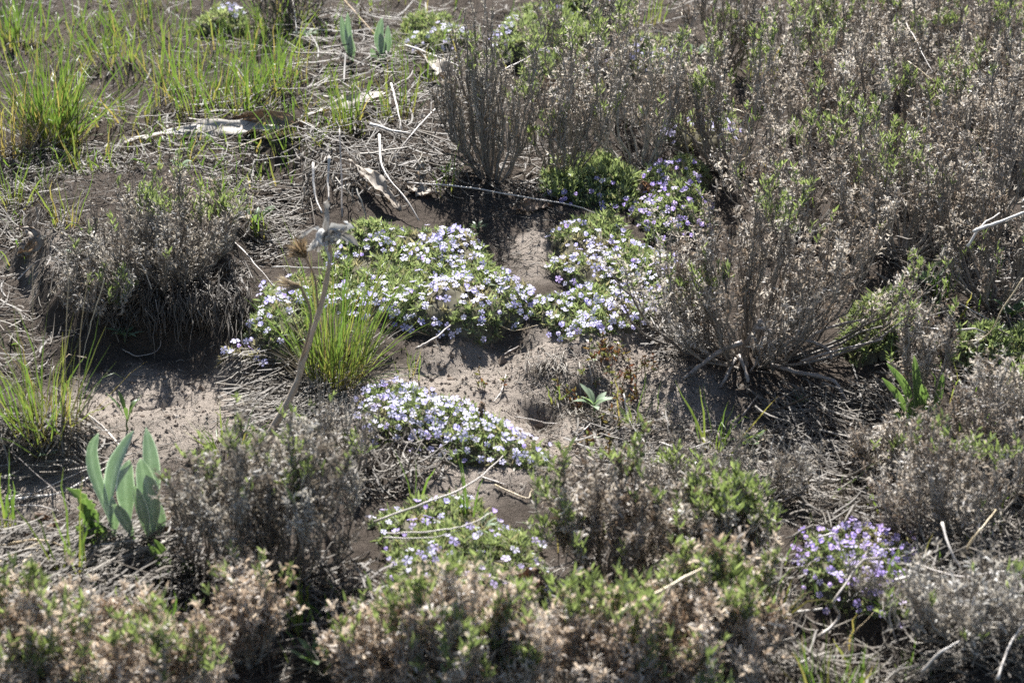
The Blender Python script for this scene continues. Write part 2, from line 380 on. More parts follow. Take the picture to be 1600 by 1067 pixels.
# ------------------------------------------------------------------ builders
def shrub(label, px, py, h, rx, ry, seed, n=20, lean=(0, 0), green=0.15, leafy_=1.0, grey=0.2, bare=0.3, mat='dry', wood=0.5, nb=7, nt=3, gsize=1.0, ls=None, extra=None, cat='shrub', group='dry shrubs with green spring shoots', lift0=0.0):
    r = np.random.default_rng(seed)
    base = G(px, py); base[2] = H(base[0], base[1]) + lift0
    root = thing('dry_shrub', label, cat, base, group)
    ang = r.uniform(0, 2 * math.pi, n); rad = np.sqrt(r.random(n))
    off = np.stack([rx * rad * np.cos(ang), ry * rad * np.sin(ang), np.zeros(n)], -1)
    tip = base + off + np.array([lean[0], lean[1], 0]) * r.uniform(0.5, 1.2, (n, 1)); tip[:, 2] = base[2] + h * (1 - 0.36 * rad ** 2) * r.uniform(0.5, 1.12, n)
    st = base + off * 0.16; st[:, 2] = H(st[:, 0], st[:, 1]) - 0.006 + lift0
    ct = st * 0.5 + tip * 0.5 + off * 0.28; ct[:, 2] = st[:, 2] + (tip[:, 2] - st[:, 2]) * r.uniform(0.25, 0.45, n)
    P = 8; t = np.linspace(0, 1, P)[None, :, None]
    main = (1 - t) ** 2 * st[:, None] + 2 * t * (1 - t) * ct[:, None] + t * t * tip[:, None]
    main = main + r.normal(0, 0.0045, main.shape) * np.minimum(1, t * 3)
    mrad = r.uniform(0.0017, 0.0034, (n, 1)) * np.linspace(1, 0.35, P)
    wt = r.uniform(-0.2, 0.25, n) + wood
    trunk = Geo(); trunk.add(*tubes(main, mrad, 4), np.repeat(wt, P * 4))
    part('trunk', trunk, M['wood'], root)
    # branches and twigs
    i1 = np.repeat(np.arange(n), nb); N1 = len(i1); t1 = r.uniform(bare, 1.0, N1)
    p1, d1 = along(main, i1, t1); d1 = unit(d1 * 0.85 + rdir(r, N1) * 0.36 + Z * 0.6)
    l1 = np.minimum(h, 0.22) * r.uniform(0.2, 0.55, N1) * (1.15 - 0.6 * t1); P1 = 4; s = np.linspace(0, 1, P1)[None, :, None]
    b1 = p1[:, None] + d1[:, None] * l1[:, None, None] * s + Z * (l1[:, None, None] * 0.22 * s * s) + r.normal(0, 0.0022, (N1, P1, 3)) * (s > 0)
    crown = Geo(); crown.add(*tubes(b1, r.uniform(0.0007, 0.0012, (N1, 1)) * np.linspace(1, 0.5, P1), 3), np.repeat(np.clip(r.uniform(-0.2, 0.3, N1) + wood, 0, 1), P1 * 3))
    i2 = np.repeat(np.arange(N1), nt); N2 = len(i2); t2 = r.uniform(0.25, 1, N2)
    p2, d2 = along(b1, i2, t2); d2 = unit(d2 * 0.75 + rdir(r, N2) * 0.4 + Z * 0.45); l2 = r.uniform(0.012, 0.045, N2); s2 = np.linspace(0, 1, 3)[None, :, None]
    b2 = p2[:, None] + d2[:, None] * l2[:, None, None] * s2 + r.normal(0, 0.0016, (N2, 3, 3)) * (s2 > 0)
    crown.add(*tubes(b2, r.uniform(0.0005, 0.0008, (N2, 1)) * np.linspace(1, 0.5, 3), 3), np.repeat(np.clip(r.uniform(-0.15, 0.35, N2) + wood, 0, 1), 9))
    part('crown', crown, M['wood'], root, 'stuff')
    # curled dry leaves still on the twigs
    def dry(nl, paths, t0, size):
        nc = max(1, nl // 3); ci = r.integers(0, len(paths), nc); ct = t0 + (1 - t0) * np.sqrt(r.random(nc)); pk = r.integers(0, nc, nl)
        idx = ci[pk]; tt = np.clip(ct[pk] + r.normal(0, 0.035, nl), 0, 1)
        p, d = along(paths, idx, tt)
        pd = rdir(r, nl); pd = unit(pd - d * np.sum(pd * d, -1, keepdims=True)); D = unit(d * r.uniform(-0.1, 1.3, (nl, 1)) + pd * 0.62); L = size * r.uniform(0.6, 1.5, nl); W = L * r.uniform(0.16, 0.32, nl)
        return p, D, rdir(r, nl), L, W, idx
    lt = r.uniform(0.05, 0.9, n) + (0.18 if py > 960 else 0.0)
    fol = Geo()
    k1, k2 = int(N1 * 16 * leafy_), int(N2 * 6.5 * leafy_)
    for nl, pth, t0, own in ((k1, b1, 0.3, i1), (k2, b2, 0.05, i1[i2])):
        if nl < 4: continue
        p, D, Nn, L, W, idx = dry(nl, pth, t0, ls or (0.0092 if py > 850 else 0.0068))
        ti = np.clip(lt[own[idx]] + r.normal(0, 0.2, nl), 0, 1)
        for tp, sel in ((CURL, slice(0, nl // 2)), (HOOK, slice(nl // 2, nl))):
            v, f = scatter(tp[0], tp[1], p[sel], D[sel], Nn[sel], L[sel], W[sel])
            fol.add(v, f, np.repeat(ti[sel], len(tp[0])))
    if fol.n: part('dry_foliage', fol, M['tan_dry' if (py > 960 and mat == 'dry') else mat], root, 'stuff')
    # fresh shoots
    if green > 0:
        tips = np.concatenate([b2[:, -1], b1[:, -1]]); td = np.concatenate([unit(b2[:, -1] - b2[:, 0]), unit(b1[:, -1] - b1[:, 0])])
        own = np.concatenate([i1[i2], i1])
        pick = vnoise(tips[:, 0], tips[:, 1] + tips[:, 2] * 1.3, 14, 20 + seed % 9) + 0.5 + r.normal(0, 0.10, len(tips)) + 0.5 * ((tips[:, 2] - base[2]) / h - 0.6)
        sel = np.where(pick > np.quantile(pick, 1 - min(0.6, green * (1.0 if py < 420 else 1.45))))[0]
        k = 8; idx = np.repeat(sel, k); m = len(idx)
        D = unit(td[idx] * 0.4 + rdir(r, m) * 0.75 + Z * 0.75); L = gsize * r.uniform(0.007, 0.0155, m)
        p = tips[idx] - td[idx] * r.uniform(0, 0.016, (m, 1))
        v, f = scatter(LANCE[0], LANCE[1], p, D, rdir(r, m), L, L * r.uniform(0.16, 0.26, m))
        g = Geo(); g.add(v, f, np.repeat(np.clip(r.normal(0.55, 0.25, m), 0, 1), 6)); part('foliage', g, M['shoot'], root, 'stuff')
    if extra:                                              # bare dead limbs: pixel polyline with heights, radius
        for pts, rr in extra:
            branch_part(root, pts, rr, r)
    return root

def stick_geo(W, rad, r, tone, n=None, K=6, taper=0.6, knots=0.12):
    n = n or max(6, int(4 * len(W)))
    p = smooth_path(W, n) if len(W) > 2 else np.linspace(W[0], W[1], n)
    L = np.linalg.norm(p[-1] - p[0]); wob = np.cumsum(r.normal(0, 0.0005, p.shape), 0); p = p + (wob - np.linspace(0, 1, n)[:, None] * wob[-1]) * min(1, L / 0.08)
    rr = rad * np.linspace(1, taper, n) * (1 + r.normal(0, knots, n))
    p = np.vstack([p[:1], p, p[-1:]]); rr = np.concatenate([[rad * 0.05], rr, [rad * 0.05]])
    p[0] -= (p[2] - p[1]) * 0.03; p[-1] += (p[-2] - p[-3]) * 0.03
    g = Geo(); v, f = tubes(p[None], rr[None], K); g.add(v, f, np.clip(tone + r.normal(0, 0.05, len(v)), 0, 1))
    return g

def pix_path(pts):
    a = np.array([(q[0], q[1], q[2] if len(q) > 2 else 0.006) for q in pts], float)
    return G(a[:, 0], a[:, 1], a[:, 2])

def branch_part(root, pts, rad, r, tone=0.42):
    part('branch', stick_geo(pix_path(pts), rad, r, tone), M['stick'], root)

def stick(label, pts, rad, tone=0.75, mat='stick', seed=0, name='dead_stick', cat='stick', group=None, taper=0.5):
    r = np.random.default_rng(900 + seed + int(pts[0][0] * 7 + pts[0][1] * 3))
    W = pix_path(pts); g = stick_geo(W, rad * 0.8e-3, r, tone, taper=taper)
    c = W.mean(0); o = link(name, g.mesh(name, M[mat], c), None, tuple(float(v) for v in c))
    return tag(o, label, cat, group)

def blades(r, base, n, h, spread, wid, foot, droop=0.35, green=(0.55, 0.9), dirbias=(0, 0), P=6):
    ang = r.uniform(0, 2 * math.pi, n); rr = np.sqrt(r.random(n)) * foot
    b = base + np.stack([rr * np.cos(ang), rr * np.sin(ang), np.zeros(n)], -1); b[:, 2] = H(b[:, 0], b[:, 1]) - 0.004
    th = np.abs(r.normal(0, spread, n)); a2 = ang + r.normal(0, 0.7, n)
    hd = np.stack([np.cos(a2), np.sin(a2), np.zeros(n)], -1) + np.array([dirbias[0], dirbias[1], 0])
    L = h * r.uniform(0.45, 1.08, n) ** 1.0; s = np.linspace(0, 1, P)[None, :, None]
    dv = unit(hd * np.sin(th)[:, None] + Z * np.cos(th)[:, None])
    dr = (droop * r.uniform(0.2, 1.3, n))[:, None, None]
    path = b[:, None] + dv[:, None] * L[:, None, None] * s + (hd[:, None] * 0.55 - Z * 0.35) * (L[:, None, None] * dr * s ** 2.2 * 0.6)
    path = path + r.normal(0, 0.002, path.shape) * s
    kink = (r.random(n) < 0.16)[:, None, None]; kd = unit(hd + r.normal(0, 0.6, (n, 3)) - Z * 0.9); s0 = np.clip((s - 0.55) / 0.45, 0, 1)
    path = np.where(kink & (s > 0.55), path * (1 - 0.6 * s0) + (path[:, 3:4] + kd[:, None] * L[:, None, None] * 0.4 * s0) * 0.6 * s0, path)
    side = unit(np.cross(dv, rdir(r, n)))[:, None] + np.zeros_like(path)
    prof = np.interp(np.linspace(0, 1, P), [0, 0.15, 0.6, 1], [0.75, 1, 0.8, 0.06])
    width = (wid * r.uniform(0.6, 1.25, n))[:, None] * prof
    tip = r.uniform(*green, n) * np.where(r.random(n) < 0.10, 0.35, 1.0)
    tint = np.clip(tip[:, None] * np.interp(np.linspace(0, 1, P), [0, 0.12, 0.4, 0.85, 1], [0.25, 0.5, 0.95, 1.0, 0.7]), 0, 1)
    return path, side, width, tint

def tuft(label, px, py, h, n, spread=0.3, wid=0.0026, foot=0.02, droop=0.35, green=(0.5, 0.95), straw=0.5, dirbias=(0, 0), seed=0, stalks=0, single=False, group='green grass tufts'):
    r = np.random.default_rng(5000 + seed + px * 3 + py)
    base = G(px, py); root = thing('grass_tuft', label, 'grass', base, group)
    path, side, width, tint = blades(r, base, n, h, spread, wid, foot, droop, green, dirbias)
    if single:
        for k in range(n):
            v, f = ribbons(path[k:k + 1], side[k:k + 1], width[k:k + 1], 0.18)
            part('blade', Geo().add(v, f, np.repeat(tint[k], 3)), M['grass'], root)
    else:
        v, f = ribbons(path, side, width, 0.18)
        part('foliage', Geo().add(v, f, np.repeat(tint.ravel(), 3)), M['grass'], root, 'stuff')
    ns = int(n * straw)
    if ns:
        path, side, width, tint = blades(r, base, ns, h * 0.55, spread * 2.4, wid * 0.8, foot * 1.3, 0.9, (0, 1), dirbias)
        v, f = ribbons(path, side, width)
        part('dry_foliage', Geo().add(v, f, np.repeat(np.repeat(r.uniform(0.2, 0.95, ns), 6), 2)), M['litter'], root, 'stuff')
    for k in range(stalks):
        path, side, width, tint = blades(r, base, 1, h * 1.35, spread * 0.8, 0.001, foot, 0.25, (0, 1), dirbias)
        part('stalk', Geo().add(*tubes(path, np.full((1, 6), 0.0009) * np.linspace(1, 0.5, 6), 4), 0.7), M['straw_stick'], root)
    return root

# flower of the cushion phlox: five petals, a throat and a tube
def flower_mesh(seed, mat, R=0.0064, cup=0.0):
    r = np.random.default_rng(seed); V, F, MI = [], [], []
    prof = [(0.10, 0.07), (0.42, 0.17), (0.72, 0.33), (0.93, 0.30), (1.0, 0.14)]
    for k in range(5):
        a = k * 2 * math.pi / 5 + r.normal(0, 0.06); c, s = math.cos(a), math.sin(a); tw = r.normal(0, 0.10); lenk = r.uniform(0.92, 1.06); dp = r.uniform(-0.06, 0.12)
        b0 = len(V)
        for (rad, hw) in prof:
            for u in (-1, 0, 1):
                x = rad * lenk; y = hw * u; z = 0.10 * math.sin(rad * 2.6) - dp * rad * rad + (0.03 if u else -0.02) * (rad < 0.95) + tw * y + cup * rad * rad; x = x * (1 - 0.45 * cup * rad)
                V.append(((x * c - y * s) * R, (x * s + y * c) * R, z * R))
        for i in range(4):
            for j in range(2):
                q = b0 + i * 3 + j; F.append((q, q + 1, q + 4, q + 3)); MI.append(0)
    b0 = len(V)
    for i, (rr, z) in enumerate(((0.13, 0.06), (0.10, -0.15), (0.08, -1.1))):
        for k in range(5):
            a = (k + 0.5) * 2 * math.pi / 5; V.append((rr * math.cos(a) * R, rr * math.sin(a) * R, z * R))
    for i in range(2):
        for k in range(5):
            F.append((b0 + i * 5 + k, b0 + i * 5 + (k + 1) % 5, b0 + i * 5 + 5 + (k + 1) % 5, b0 + i * 5 + 5 + k)); MI.append(1 if i == 0 else 2)
    return build_mesh('flower', np.array(V), [np.array(F)], [mat, M['eye'], M['calyx']], None, True, MI)
FLOWERS = [flower_mesh(k, M['petal'], 0.0064, (0, 0, 0.15, 0.35, 0.9, -0.3)[k]) for k in range(6)]
DEEP = [flower_mesh(10 + k, M['petal_deep'], 0.0064, (0, 0.1, 0.4, 0.9)[k]) for k in range(4)]

def cushion(label, outline, hmax, nflow, seed, edge=0.022, spacing=0.0088, deep=False, old=0.15, front=0.5, shoots=13, nl=0.0105, lump=0.8, group='flowering phlox cushions', fsize=1.0, dark=0.0, clump=1.15, deepmix=0.06):
    r = np.random.default_rng(seed)
    W = G(np.array([p[0] for p in outline], float), np.array([p[1] for p in outline], float)); poly = [(a, b) for a, b, _ in W]
    c = W.mean(0); c[2] = H(c[0], c[1])
    root = thing('phlox_cushion', label, 'phlox', c, group)
    def hh(x, y):
        d = sdist(x + 0.02 * vnoise(x, y, 28, 31) + 0.035 * vnoise(x, y, 11, 34), y + 0.02 * vnoise(x, y, 28, 32) + 0.035 * vnoise(x, y, 11, 35), poly) - 0.012 * np.clip(vnoise(x, y, 20, 36) * 2, 0, 1)
        e = np.clip(d, 0, None)
        return np.where(d > 0, hmax * (1 - np.exp(-e / edge)) * (1 - lump * 0.5 + lump * (vnoise(x, y, 16, 33 + seed % 7) + 0.5) + 0.25 * vnoise(x, y, 45, 40)), -0.004), d
    lo = np.array(poly).min(0) - 0.02; hi = np.array(poly).max(0) + 0.02
    # woody core of the cushion
    cx, cy = np.arange(lo[0], hi[0], 0.007), np.arange(lo[1], hi[1], 0.007); a, b = np.meshgrid(cx, cy, indexing='ij')
    z, d = hh(a, b); keep = d > -0.004
    V = np.stack([a, b, H(a, b) + np.maximum(z - 0.007, -0.006)], -1)
    n2 = len(cy); q = (np.arange(len(cx) - 1)[:, None] * n2 + np.arange(n2 - 1)); kk = keep[:-1, :-1] & keep[1:, :-1] & keep[1:, 1:] & keep[:-1, 1:]
    q = q[kk]; Fq = np.stack([q, q + n2, q + n2 + 1, q + 1], -1)
    used, inv = np.unique(Fq, return_inverse=True); core = Geo(); core.add(V.reshape(-1, 3)[used], [inv.reshape(-1, 4)], r.random(len(used)) * 0.6)
    part('cushion_core', core, M['mat'], root)
    # needle tufts
    a, b = np.meshgrid(np.arange(lo[0], hi[0], spacing), np.arange(lo[1], hi[1], spacing), indexing='ij')
    a = a.ravel() + r.uniform(-0.5, 0.5, a.size) * spacing; b = b.ravel() + r.uniform(-0.5, 0.5, b.size) * spacing
    z, d = hh(a, b); k = d > 0.001; a, b, z, d = a[k], b[k], z[k], d[k]
    e = 0.006
    gxx = (hh(a + e, b)[0] + H(a + e, b) - hh(a - e, b)[0] - H(a - e, b)) / (2 * e); gyy = (hh(a, b + e)[0] + H(a, b + e) - hh(a, b - e)[0] - H(a, b - e)) / (2 * e)
    Nn = unit(np.stack([-np.clip(gxx, -2, 2), -np.clip(gyy, -2, 2), np.ones_like(a)], -1)); P = np.stack([a, b, H(a, b) + z], -1)
    patch = vnoise(a, b, 24, 44 + seed % 5) + 0.5
    keepn = (r.random(len(a)) > 0.06 + old * 0.4) & (patch + r.normal(0, 0.08, len(a)) > 0.16); idx = np.repeat(np.where(keepn)[0], shoots); m = len(idx)
    D = unit(Nn[idx] * 0.55 + rdir(r, m) * 0.85 + Z * 0.3); L = nl * r.uniform(0.6, 1.35, m) * np.repeat(r.uniform(0.7, 1.3, keepn.sum()), shoots)
    pos = P[idx] - Nn[idx] * 0.004 + r.normal(0, 0.0010, (m, 3)) + Nn[idx] * (np.repeat(r.uniform(-0.004, 0.006, keepn.sum()), shoots) + r.uniform(-0.003, 0.003, m))[:, None]
    dead = (patch[idx] < old * 0.9) | (r.random(m) < old * 0.35)
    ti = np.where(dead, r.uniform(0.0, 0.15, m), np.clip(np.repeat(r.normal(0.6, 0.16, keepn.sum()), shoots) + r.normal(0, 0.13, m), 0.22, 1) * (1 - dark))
    v, f = scatter(NEEDLE[0], NEEDLE[1], pos, D, rdir(r, m), L, L * r.uniform(0.15, 0.24, m))
    part('foliage', Geo().add(v, f, np.repeat(ti, 6)), M['needle'], root, 'stuff')
    # flowers, thicker where the cushion bulges to the front
    fr = 1 - (b - b.min()) / max(1e-6, np.ptp(b))
    want = r.random(len(a)) * 0.75 + clump * (vnoise(a, b, 13, 55 + seed % 6) + 0.5) + front * fr * 0.6
    order = np.argsort(-want); got = []
    fx = np.zeros((nflow, 2)); cnt = 0
    for i in order:
        if cnt >= nflow: break
        if cnt and np.min((fx[:cnt, 0] - a[i]) ** 2 + (fx[:cnt, 1] - b[i]) ** 2) < 0.0078 ** 2: continue
        fx[cnt] = (a[i], b[i]); cnt += 1; got.append(i)
    for i in got:
        nrm = unit(Nn[i] * 0.7 + r.normal(0, 0.36, 3) + Z * 0.5 + np.array([0, -0.16, 0]))
        pool = DEEP if (deep or r.random() < deepmix) else FLOWERS
        o = link('flower', pool[r.integers(len(pool))], root)
        qn = Vector(nrm).to_track_quat('Z', 'Y').to_matrix() @ Matrix.Rotation(r.uniform(0, 6.28), 3, 'Z')
        p = P[i] + Nn[i] * 0.004 + nrm * r.uniform(0.002, 0.007) - c
        sc = fsize * r.uniform(0.66, 1.2)
        o.matrix_basis = Matrix.Translation(Vector(p)) @ qn.to_4x4() @ Matrix.Scale(sc, 4)
    return root

def broad_leaf(ctrl, width, facing, cup=0.25, n=12, cols=7, widest=0.45, tipw=0.04, wave=0.0, basew=0.12, rim=True, r=None, jag=0.0):
    """one blade swept along control points; tint carries the pale felted margin"""
    p = smooth_path(ctrl, n) if len(ctrl) > 2 else np.linspace(ctrl[0], ctrl[1], n)
    T = unit(np.gradient(p, axis=0)); fc = np.broadcast_to(np.asarray(facing, float), p.shape)
    S = unit(np.cross(T, fc)); Nn = np.cross(S, T)
    s = np.linspace(0, 1, n)
    prof = np.interp(s, [0, 0.15, widest * 0.6 + 0.1, widest + 0.1, 0.82, 0.94, 1], [basew, basew + 0.12, 0.85, 1, 0.68, 0.34, tipw])
    if jag: prof = prof * (1 + jag * np.where(np.arange(n) % 2 == 0, 0.5, -0.5) * (s > 0.15) * (s < 0.9))
    u = np.linspace(-1, 1, cols); u = np.sign(u) * np.abs(u) ** 0.75
    wv = wave * np.sin(s * 9.0 + 0.7)[:, None] * u[None] * np.abs(u[None])
    V = p[:, None] + S[:, None] * (u[None] * prof[:, None] * width * 0.5)[..., None] + Nn[:, None] * ((cup * (u[None] ** 2) * prof[:, None] + wv) * width * 0.5)[..., None]
    t = np.where(np.abs(u) > 0.9, 1.25, np.where(np.abs(u) < 0.1, 0.75, 0.45))[None] * np.ones((n, 1)) if rim else np.full((n, cols), 0.5)
    if rim: t[-1] = 1.0
    return V.reshape(-1, 3), [rows(1, n, cols, False)], t.reshape(-1)

def rosette(label, px, py, n, L, W, seed, mat='grey_forb', up=0.6, stem=0.0, name='seedling', cat='plant', group='small green seedlings', tone=(0.3, 0.8), cup=0.3):
    """small herb: every leaf is its own part"""
    r = np.random.default_rng(seed); base = G(px, py); root = thing(name, label, cat, base, group)
    if stem: part('stem', Geo().add(*tubes(np.stack([base - Z * 0.004, base + Z * stem * 0.5 + r.normal(0, 0.002, 3), base + Z * stem])[None], np.array([[0.0016, 0.0013, 0.001]]), 5), 0.5), M[mat], root)
    for k in range(n):
        a = k * 2.4 + r.normal(0, 0.25); out = np.array([math.cos(a), math.sin(a), 0]); e = up * r.uniform(0.7, 1.3)
        o0 = base + Z * stem * r.uniform(0.55, 1.0); l = L * r.uniform(0.65, 1.1)
        c = [o0, o0 + out * l * 0.45 + Z * l * e * 0.55, o0 + out * l * 0.95 + Z * l * e * r.uniform(0.6, 1.0)]
        v, f, t = broad_leaf(c, W * r.uniform(0.8, 1.15), -out * 0.8 + Z, cup, 6, 3, 0.5, 0.05, rim=False)
        part('leaf', Geo().add(v, f, t * 0 + r.uniform(*tone)), M[mat], root)
    return root

# ------------------------------------------------------------------ clods, pebbles and litter that nobody could count
def in_pix(r, outline, n):
    """n ground points spread evenly over a patch outlined in the photograph"""
    W = ppoly(outline); lo = np.array(W).min(0); hi = np.array(W).max(0); out = np.zeros((0, 2))
    while len(out) < n:
        p = r.uniform(lo, hi, (n * 2, 2)); out = np.vstack([out, p[sdist(p[:, 0], p[:, 1], W) > 0]])
    return out[:n]

OCT_V = np.array([(1, 0, 0), (0, 1, 0), (-1, 0, 0), (0, -1, 0), (0, 0, 1), (0, 0, -0.6)], float)
OCT_F = np.array([(0, 1, 4), (1, 2, 4), (2, 3, 4), (3, 0, 4), (1, 0, 5), (2, 1, 5), (3, 2, 5), (0, 3, 5)])
ICO_V = np.array([(0, 0, 1), (0.894, 0, 0.447), (0.276, 0.851, 0.447), (-0.724, 0.526, 0.447), (-0.724, -0.526, 0.447), (0.276, -0.851, 0.447), (0.724, 0.526, -0.447), (-0.276, 0.851, -0.447), (-0.894, 0, -0.447), (-0.276, -0.851, -0.447), (0.724, -0.526, -0.447), (0, 0, -1)])
ICO_F = np.array([(0, 1, 2), (0, 2, 3), (0, 3, 4), (0, 4, 5), (0, 5, 1), (1, 6, 2), (2, 7, 3), (3, 8, 4), (4, 9, 5), (5, 10, 1), (2, 6, 7), (3, 7, 8), (4, 8, 9), (5, 9, 10), (1, 10, 6), (11, 7, 6), (11, 8, 7), (11, 9, 8), (11, 10, 9), (11, 6, 10)])
def clods(label, name, outline, n, size, seed, tone=(0.2, 0.9)):
    r = np.random.default_rng(seed); p = in_pix(r, outline, n); sa = sandiness(p[:, 0], p[:, 1])
    s = size * r.lognormal(0, 0.55, n); s = np.minimum(s, size * 2.6)
    V = OCT_V[None] * (1 + r.normal(0, 0.25, (n, 6, 1))) * s[:, None, None] * r.uniform(0.6, 1.35, (n, 1, 3))
    ra = r.uniform(0, 6.28, n); cr, sr = np.cos(ra)[:, None], np.sin(ra)[:, None]; V = np.stack([V[..., 0] * cr - V[..., 1] * sr, V[..., 0] * sr + V[..., 1] * cr, V[..., 2]], -1)
    V = V + np.stack([p[:, 0], p[:, 1], H(p[:, 0], p[:, 1]) + s * 0.05], -1)[:, None]
    g = Geo(); g.add(V, [(np.arange(n)[:, None, None] * 6 + OCT_F).reshape(-1, 3)], np.repeat(np.clip(r.uniform(*tone, n) + 0.35 * (sa - 0.5), 0.02, 1), 6))
    o = link(name, build_mesh(name, np.concatenate(g.V), g.F[3], M['clod'], np.concatenate(g.T), False)); tag(o, label, 'gravel', kind='stuff'); return o
clods('small soil crumbs and grit strewn over the bare sandy patch', 'gravel', [(0, 570), (420, 570), (760, 520), (1100, 520), (1330, 700), (1280, 800), (900, 800), (400, 740), (0, 850)], 6000, 0.0013, 61, (0.2, 0.75))
clods('low crusted clods half sunk in the bare sandy patch', 'dirt', [(40, 580), (420, 580), (760, 530), (1080, 530), (1260, 690), (1180, 770), (900, 760), (500, 720), (100, 780)], 420, 0.0034, 63, (0.3, 0.6))
clods('dark soil crumbs on the shaded and litter covered ground', 'dirt', [(0, 60), (1600, 60), (1600, 1060), (0, 1060)], 1800, 0.0015, 62, (0.15, 0.5))

def litter(label, name, patches, seed, rad=(0.0006, 0.0013), tone=(0.15, 0.8), mat='litter'):
    r = np.random.default_rng(seed); g = Geo()
    for outline, n, ln, head, sp, lift in patches:
        p = in_pix(r, outline, n); a = (r.normal(head, sp, n) if head is not None else r.uniform(0, 6.283, n))
        L = r.uniform(*ln, n); bend = r.normal(0, 0.28, n) + (r.random(n) < 0.2) * r.normal(0, 1.2, n); Q = 3 if ln[1] < 0.06 else 5; s = np.linspace(-0.5, 0.5, Q)
        th = a[:, None] + bend[:, None] * s * 1.5
        dx = np.cumsum(np.cos(th), 1) * (L / Q)[:, None]; dy = np.cumsum(np.sin(th), 1) * (L / Q)[:, None]
        x = p[:, :1] + dx - dx.mean(1, keepdims=True); y = p[:, 1:] + dy - dy.mean(1, keepdims=True)
        tilt = r.normal(0, 0.22, n)
        z = np.maximum(H(x, y), (H(x, y).mean(1, keepdims=True))) * 0.5 + H(x, y) * 0.5 + (r.random(n) ** 1.6 * lift)[:, None] + np.clip(tilt[:, None] * s * L[:, None], -0.004, 0.05) + 0.0015
        path = np.stack([x, y, z], -1); R_ = r.uniform(*rad, n)
        if Q == 5 and rad[1] < 0.002:
            h_ = n // 2; sd = np.cross(np.gradient(path[:h_], axis=1), Z) + r.normal(0, 0.004, (h_, 1, 3))
            g.add(*ribbons(path[:h_], sd, (R_[:h_] * r.uniform(1.6, 3.2, h_))[:, None] * np.array([0.8, 1, 1, 0.9, 0.6])), np.repeat(np.clip(r.uniform(*tone, h_) * 0.6, 0, 1), 10)); path = path[h_:]; R_ = R_[h_:]; n = n - h_
        g.add(*tubes(path, R_[:, None] * np.interp(np.linspace(0, 1, Q), [0, 0.5, 0.8, 1], [1, 0.95, 0.85, 0.5]), 3), np.repeat(np.clip(r.uniform(*tone, n), 0, 1), 3 * Q))
    o = link(name, g.mesh(name, M[mat])); return tag(o, label, 'litter', kind='stuff')

litter('heap of pale dead grass stems and leaf bases around the curled dead leaves', 'straw_litter', [
    ([(190, 200), (340, 170), (560, 120), (720, 130), (740, 330), (560, 350), (470, 330), (440, 240), (330, 250), (190, 260)], 520, (0.03, 0.14), 0.5, 0.9, 0.035),
    ([(470, 220), (560, 210), (720, 270), (730, 345), (600, 345), (480, 330)], 420, (0.03, 0.10), -1.2, 0.7, 0.035),
    ([(450, 30), (720, 20), (720, 140), (480, 150)], 280, (0.03, 0.13), 0.5, 0.9, 0.03),
    ([(0, -30), (460, -30), (460, 120), (200, 200), (0, 240)], 420, (0.02, 0.10), None, 1, 0.03)], 71, tone=(0.0, 0.75))
litter('thick bleached stem pieces lying loose in the straw heaps', 'straw_litter', [
    ([(330, 150), (720, 130), (740, 330), (500, 340), (440, 250), (330, 240)], 85, (0.04, 0.15), 0.4, 1.0, 0.04),
    ([(0, 840), (260, 850), (300, 930), (150, 1010), (0, 1060)], 110, (0.06, 0.16), 0.85, 0.4, 0.04),
    ([(0, 690), (150, 690), (170, 740), (0, 800)], 24, (0.04, 0.12), 0.3, 0.7, 0.02),
    ([(1200, 640), (1600, 640), (1600, 1067), (1200, 1067)], 120, (0.04, 0.14), None, 1, 0.05),
    ([(200, 20), (720, 20), (720, 130), (200, 200)], 26, (0.04, 0.13), 0.3, 1.0, 0.03),
    ([(1380, 400), (1600, 380), (1600, 620), (1380, 600)], 40, (0.04, 0.14), None, 1, 0.05)], 77, rad=(0.0010, 0.0022), tone=(0.1, 0.8))
litter('pale straw scattered under the grass and low shrubs beside the sandy hollow', 'straw_litter', [
    ([(0, 240), (400, 240), (420, 330), (330, 300), (60, 330), (0, 420)], 900, (0.02, 0.09), None, 1, 0.02),
    ([(0, 360), (130, 340), (140, 520), (0, 640)], 260, (0.02, 0.09), None, 1, 0.015),
    ([(330, 320), (480, 330), (470, 420), (400, 440), (350, 400)], 350, (0.02, 0.09), 0.2, 0.6, 0.012),
    ([(370, 585), (520, 600), (530, 690), (420, 690), (370, 650)], 420, (0.03, 0.12), 0.55, 0.3, 0.018),
    ([(0, 690), (140, 690), (170, 730), (0, 740)], 300, (0.02, 0.08), None, 1, 0.025),
    ([(0, 840), (300, 840), (330, 920), (200, 1000), (0, 1060)], 750, (0.03, 0.13), 0.85, 0.35, 0.03),
    ([(200, 880), (560, 880), (600, 960), (500, 1067), (200, 1067)], 550, (0.02, 0.08), None, 1, 0.02),
    ([(540, 690), (700, 700), (700, 760), (560, 790)], 420, (0.015, 0.07), None, 1, 0.02)], 72)
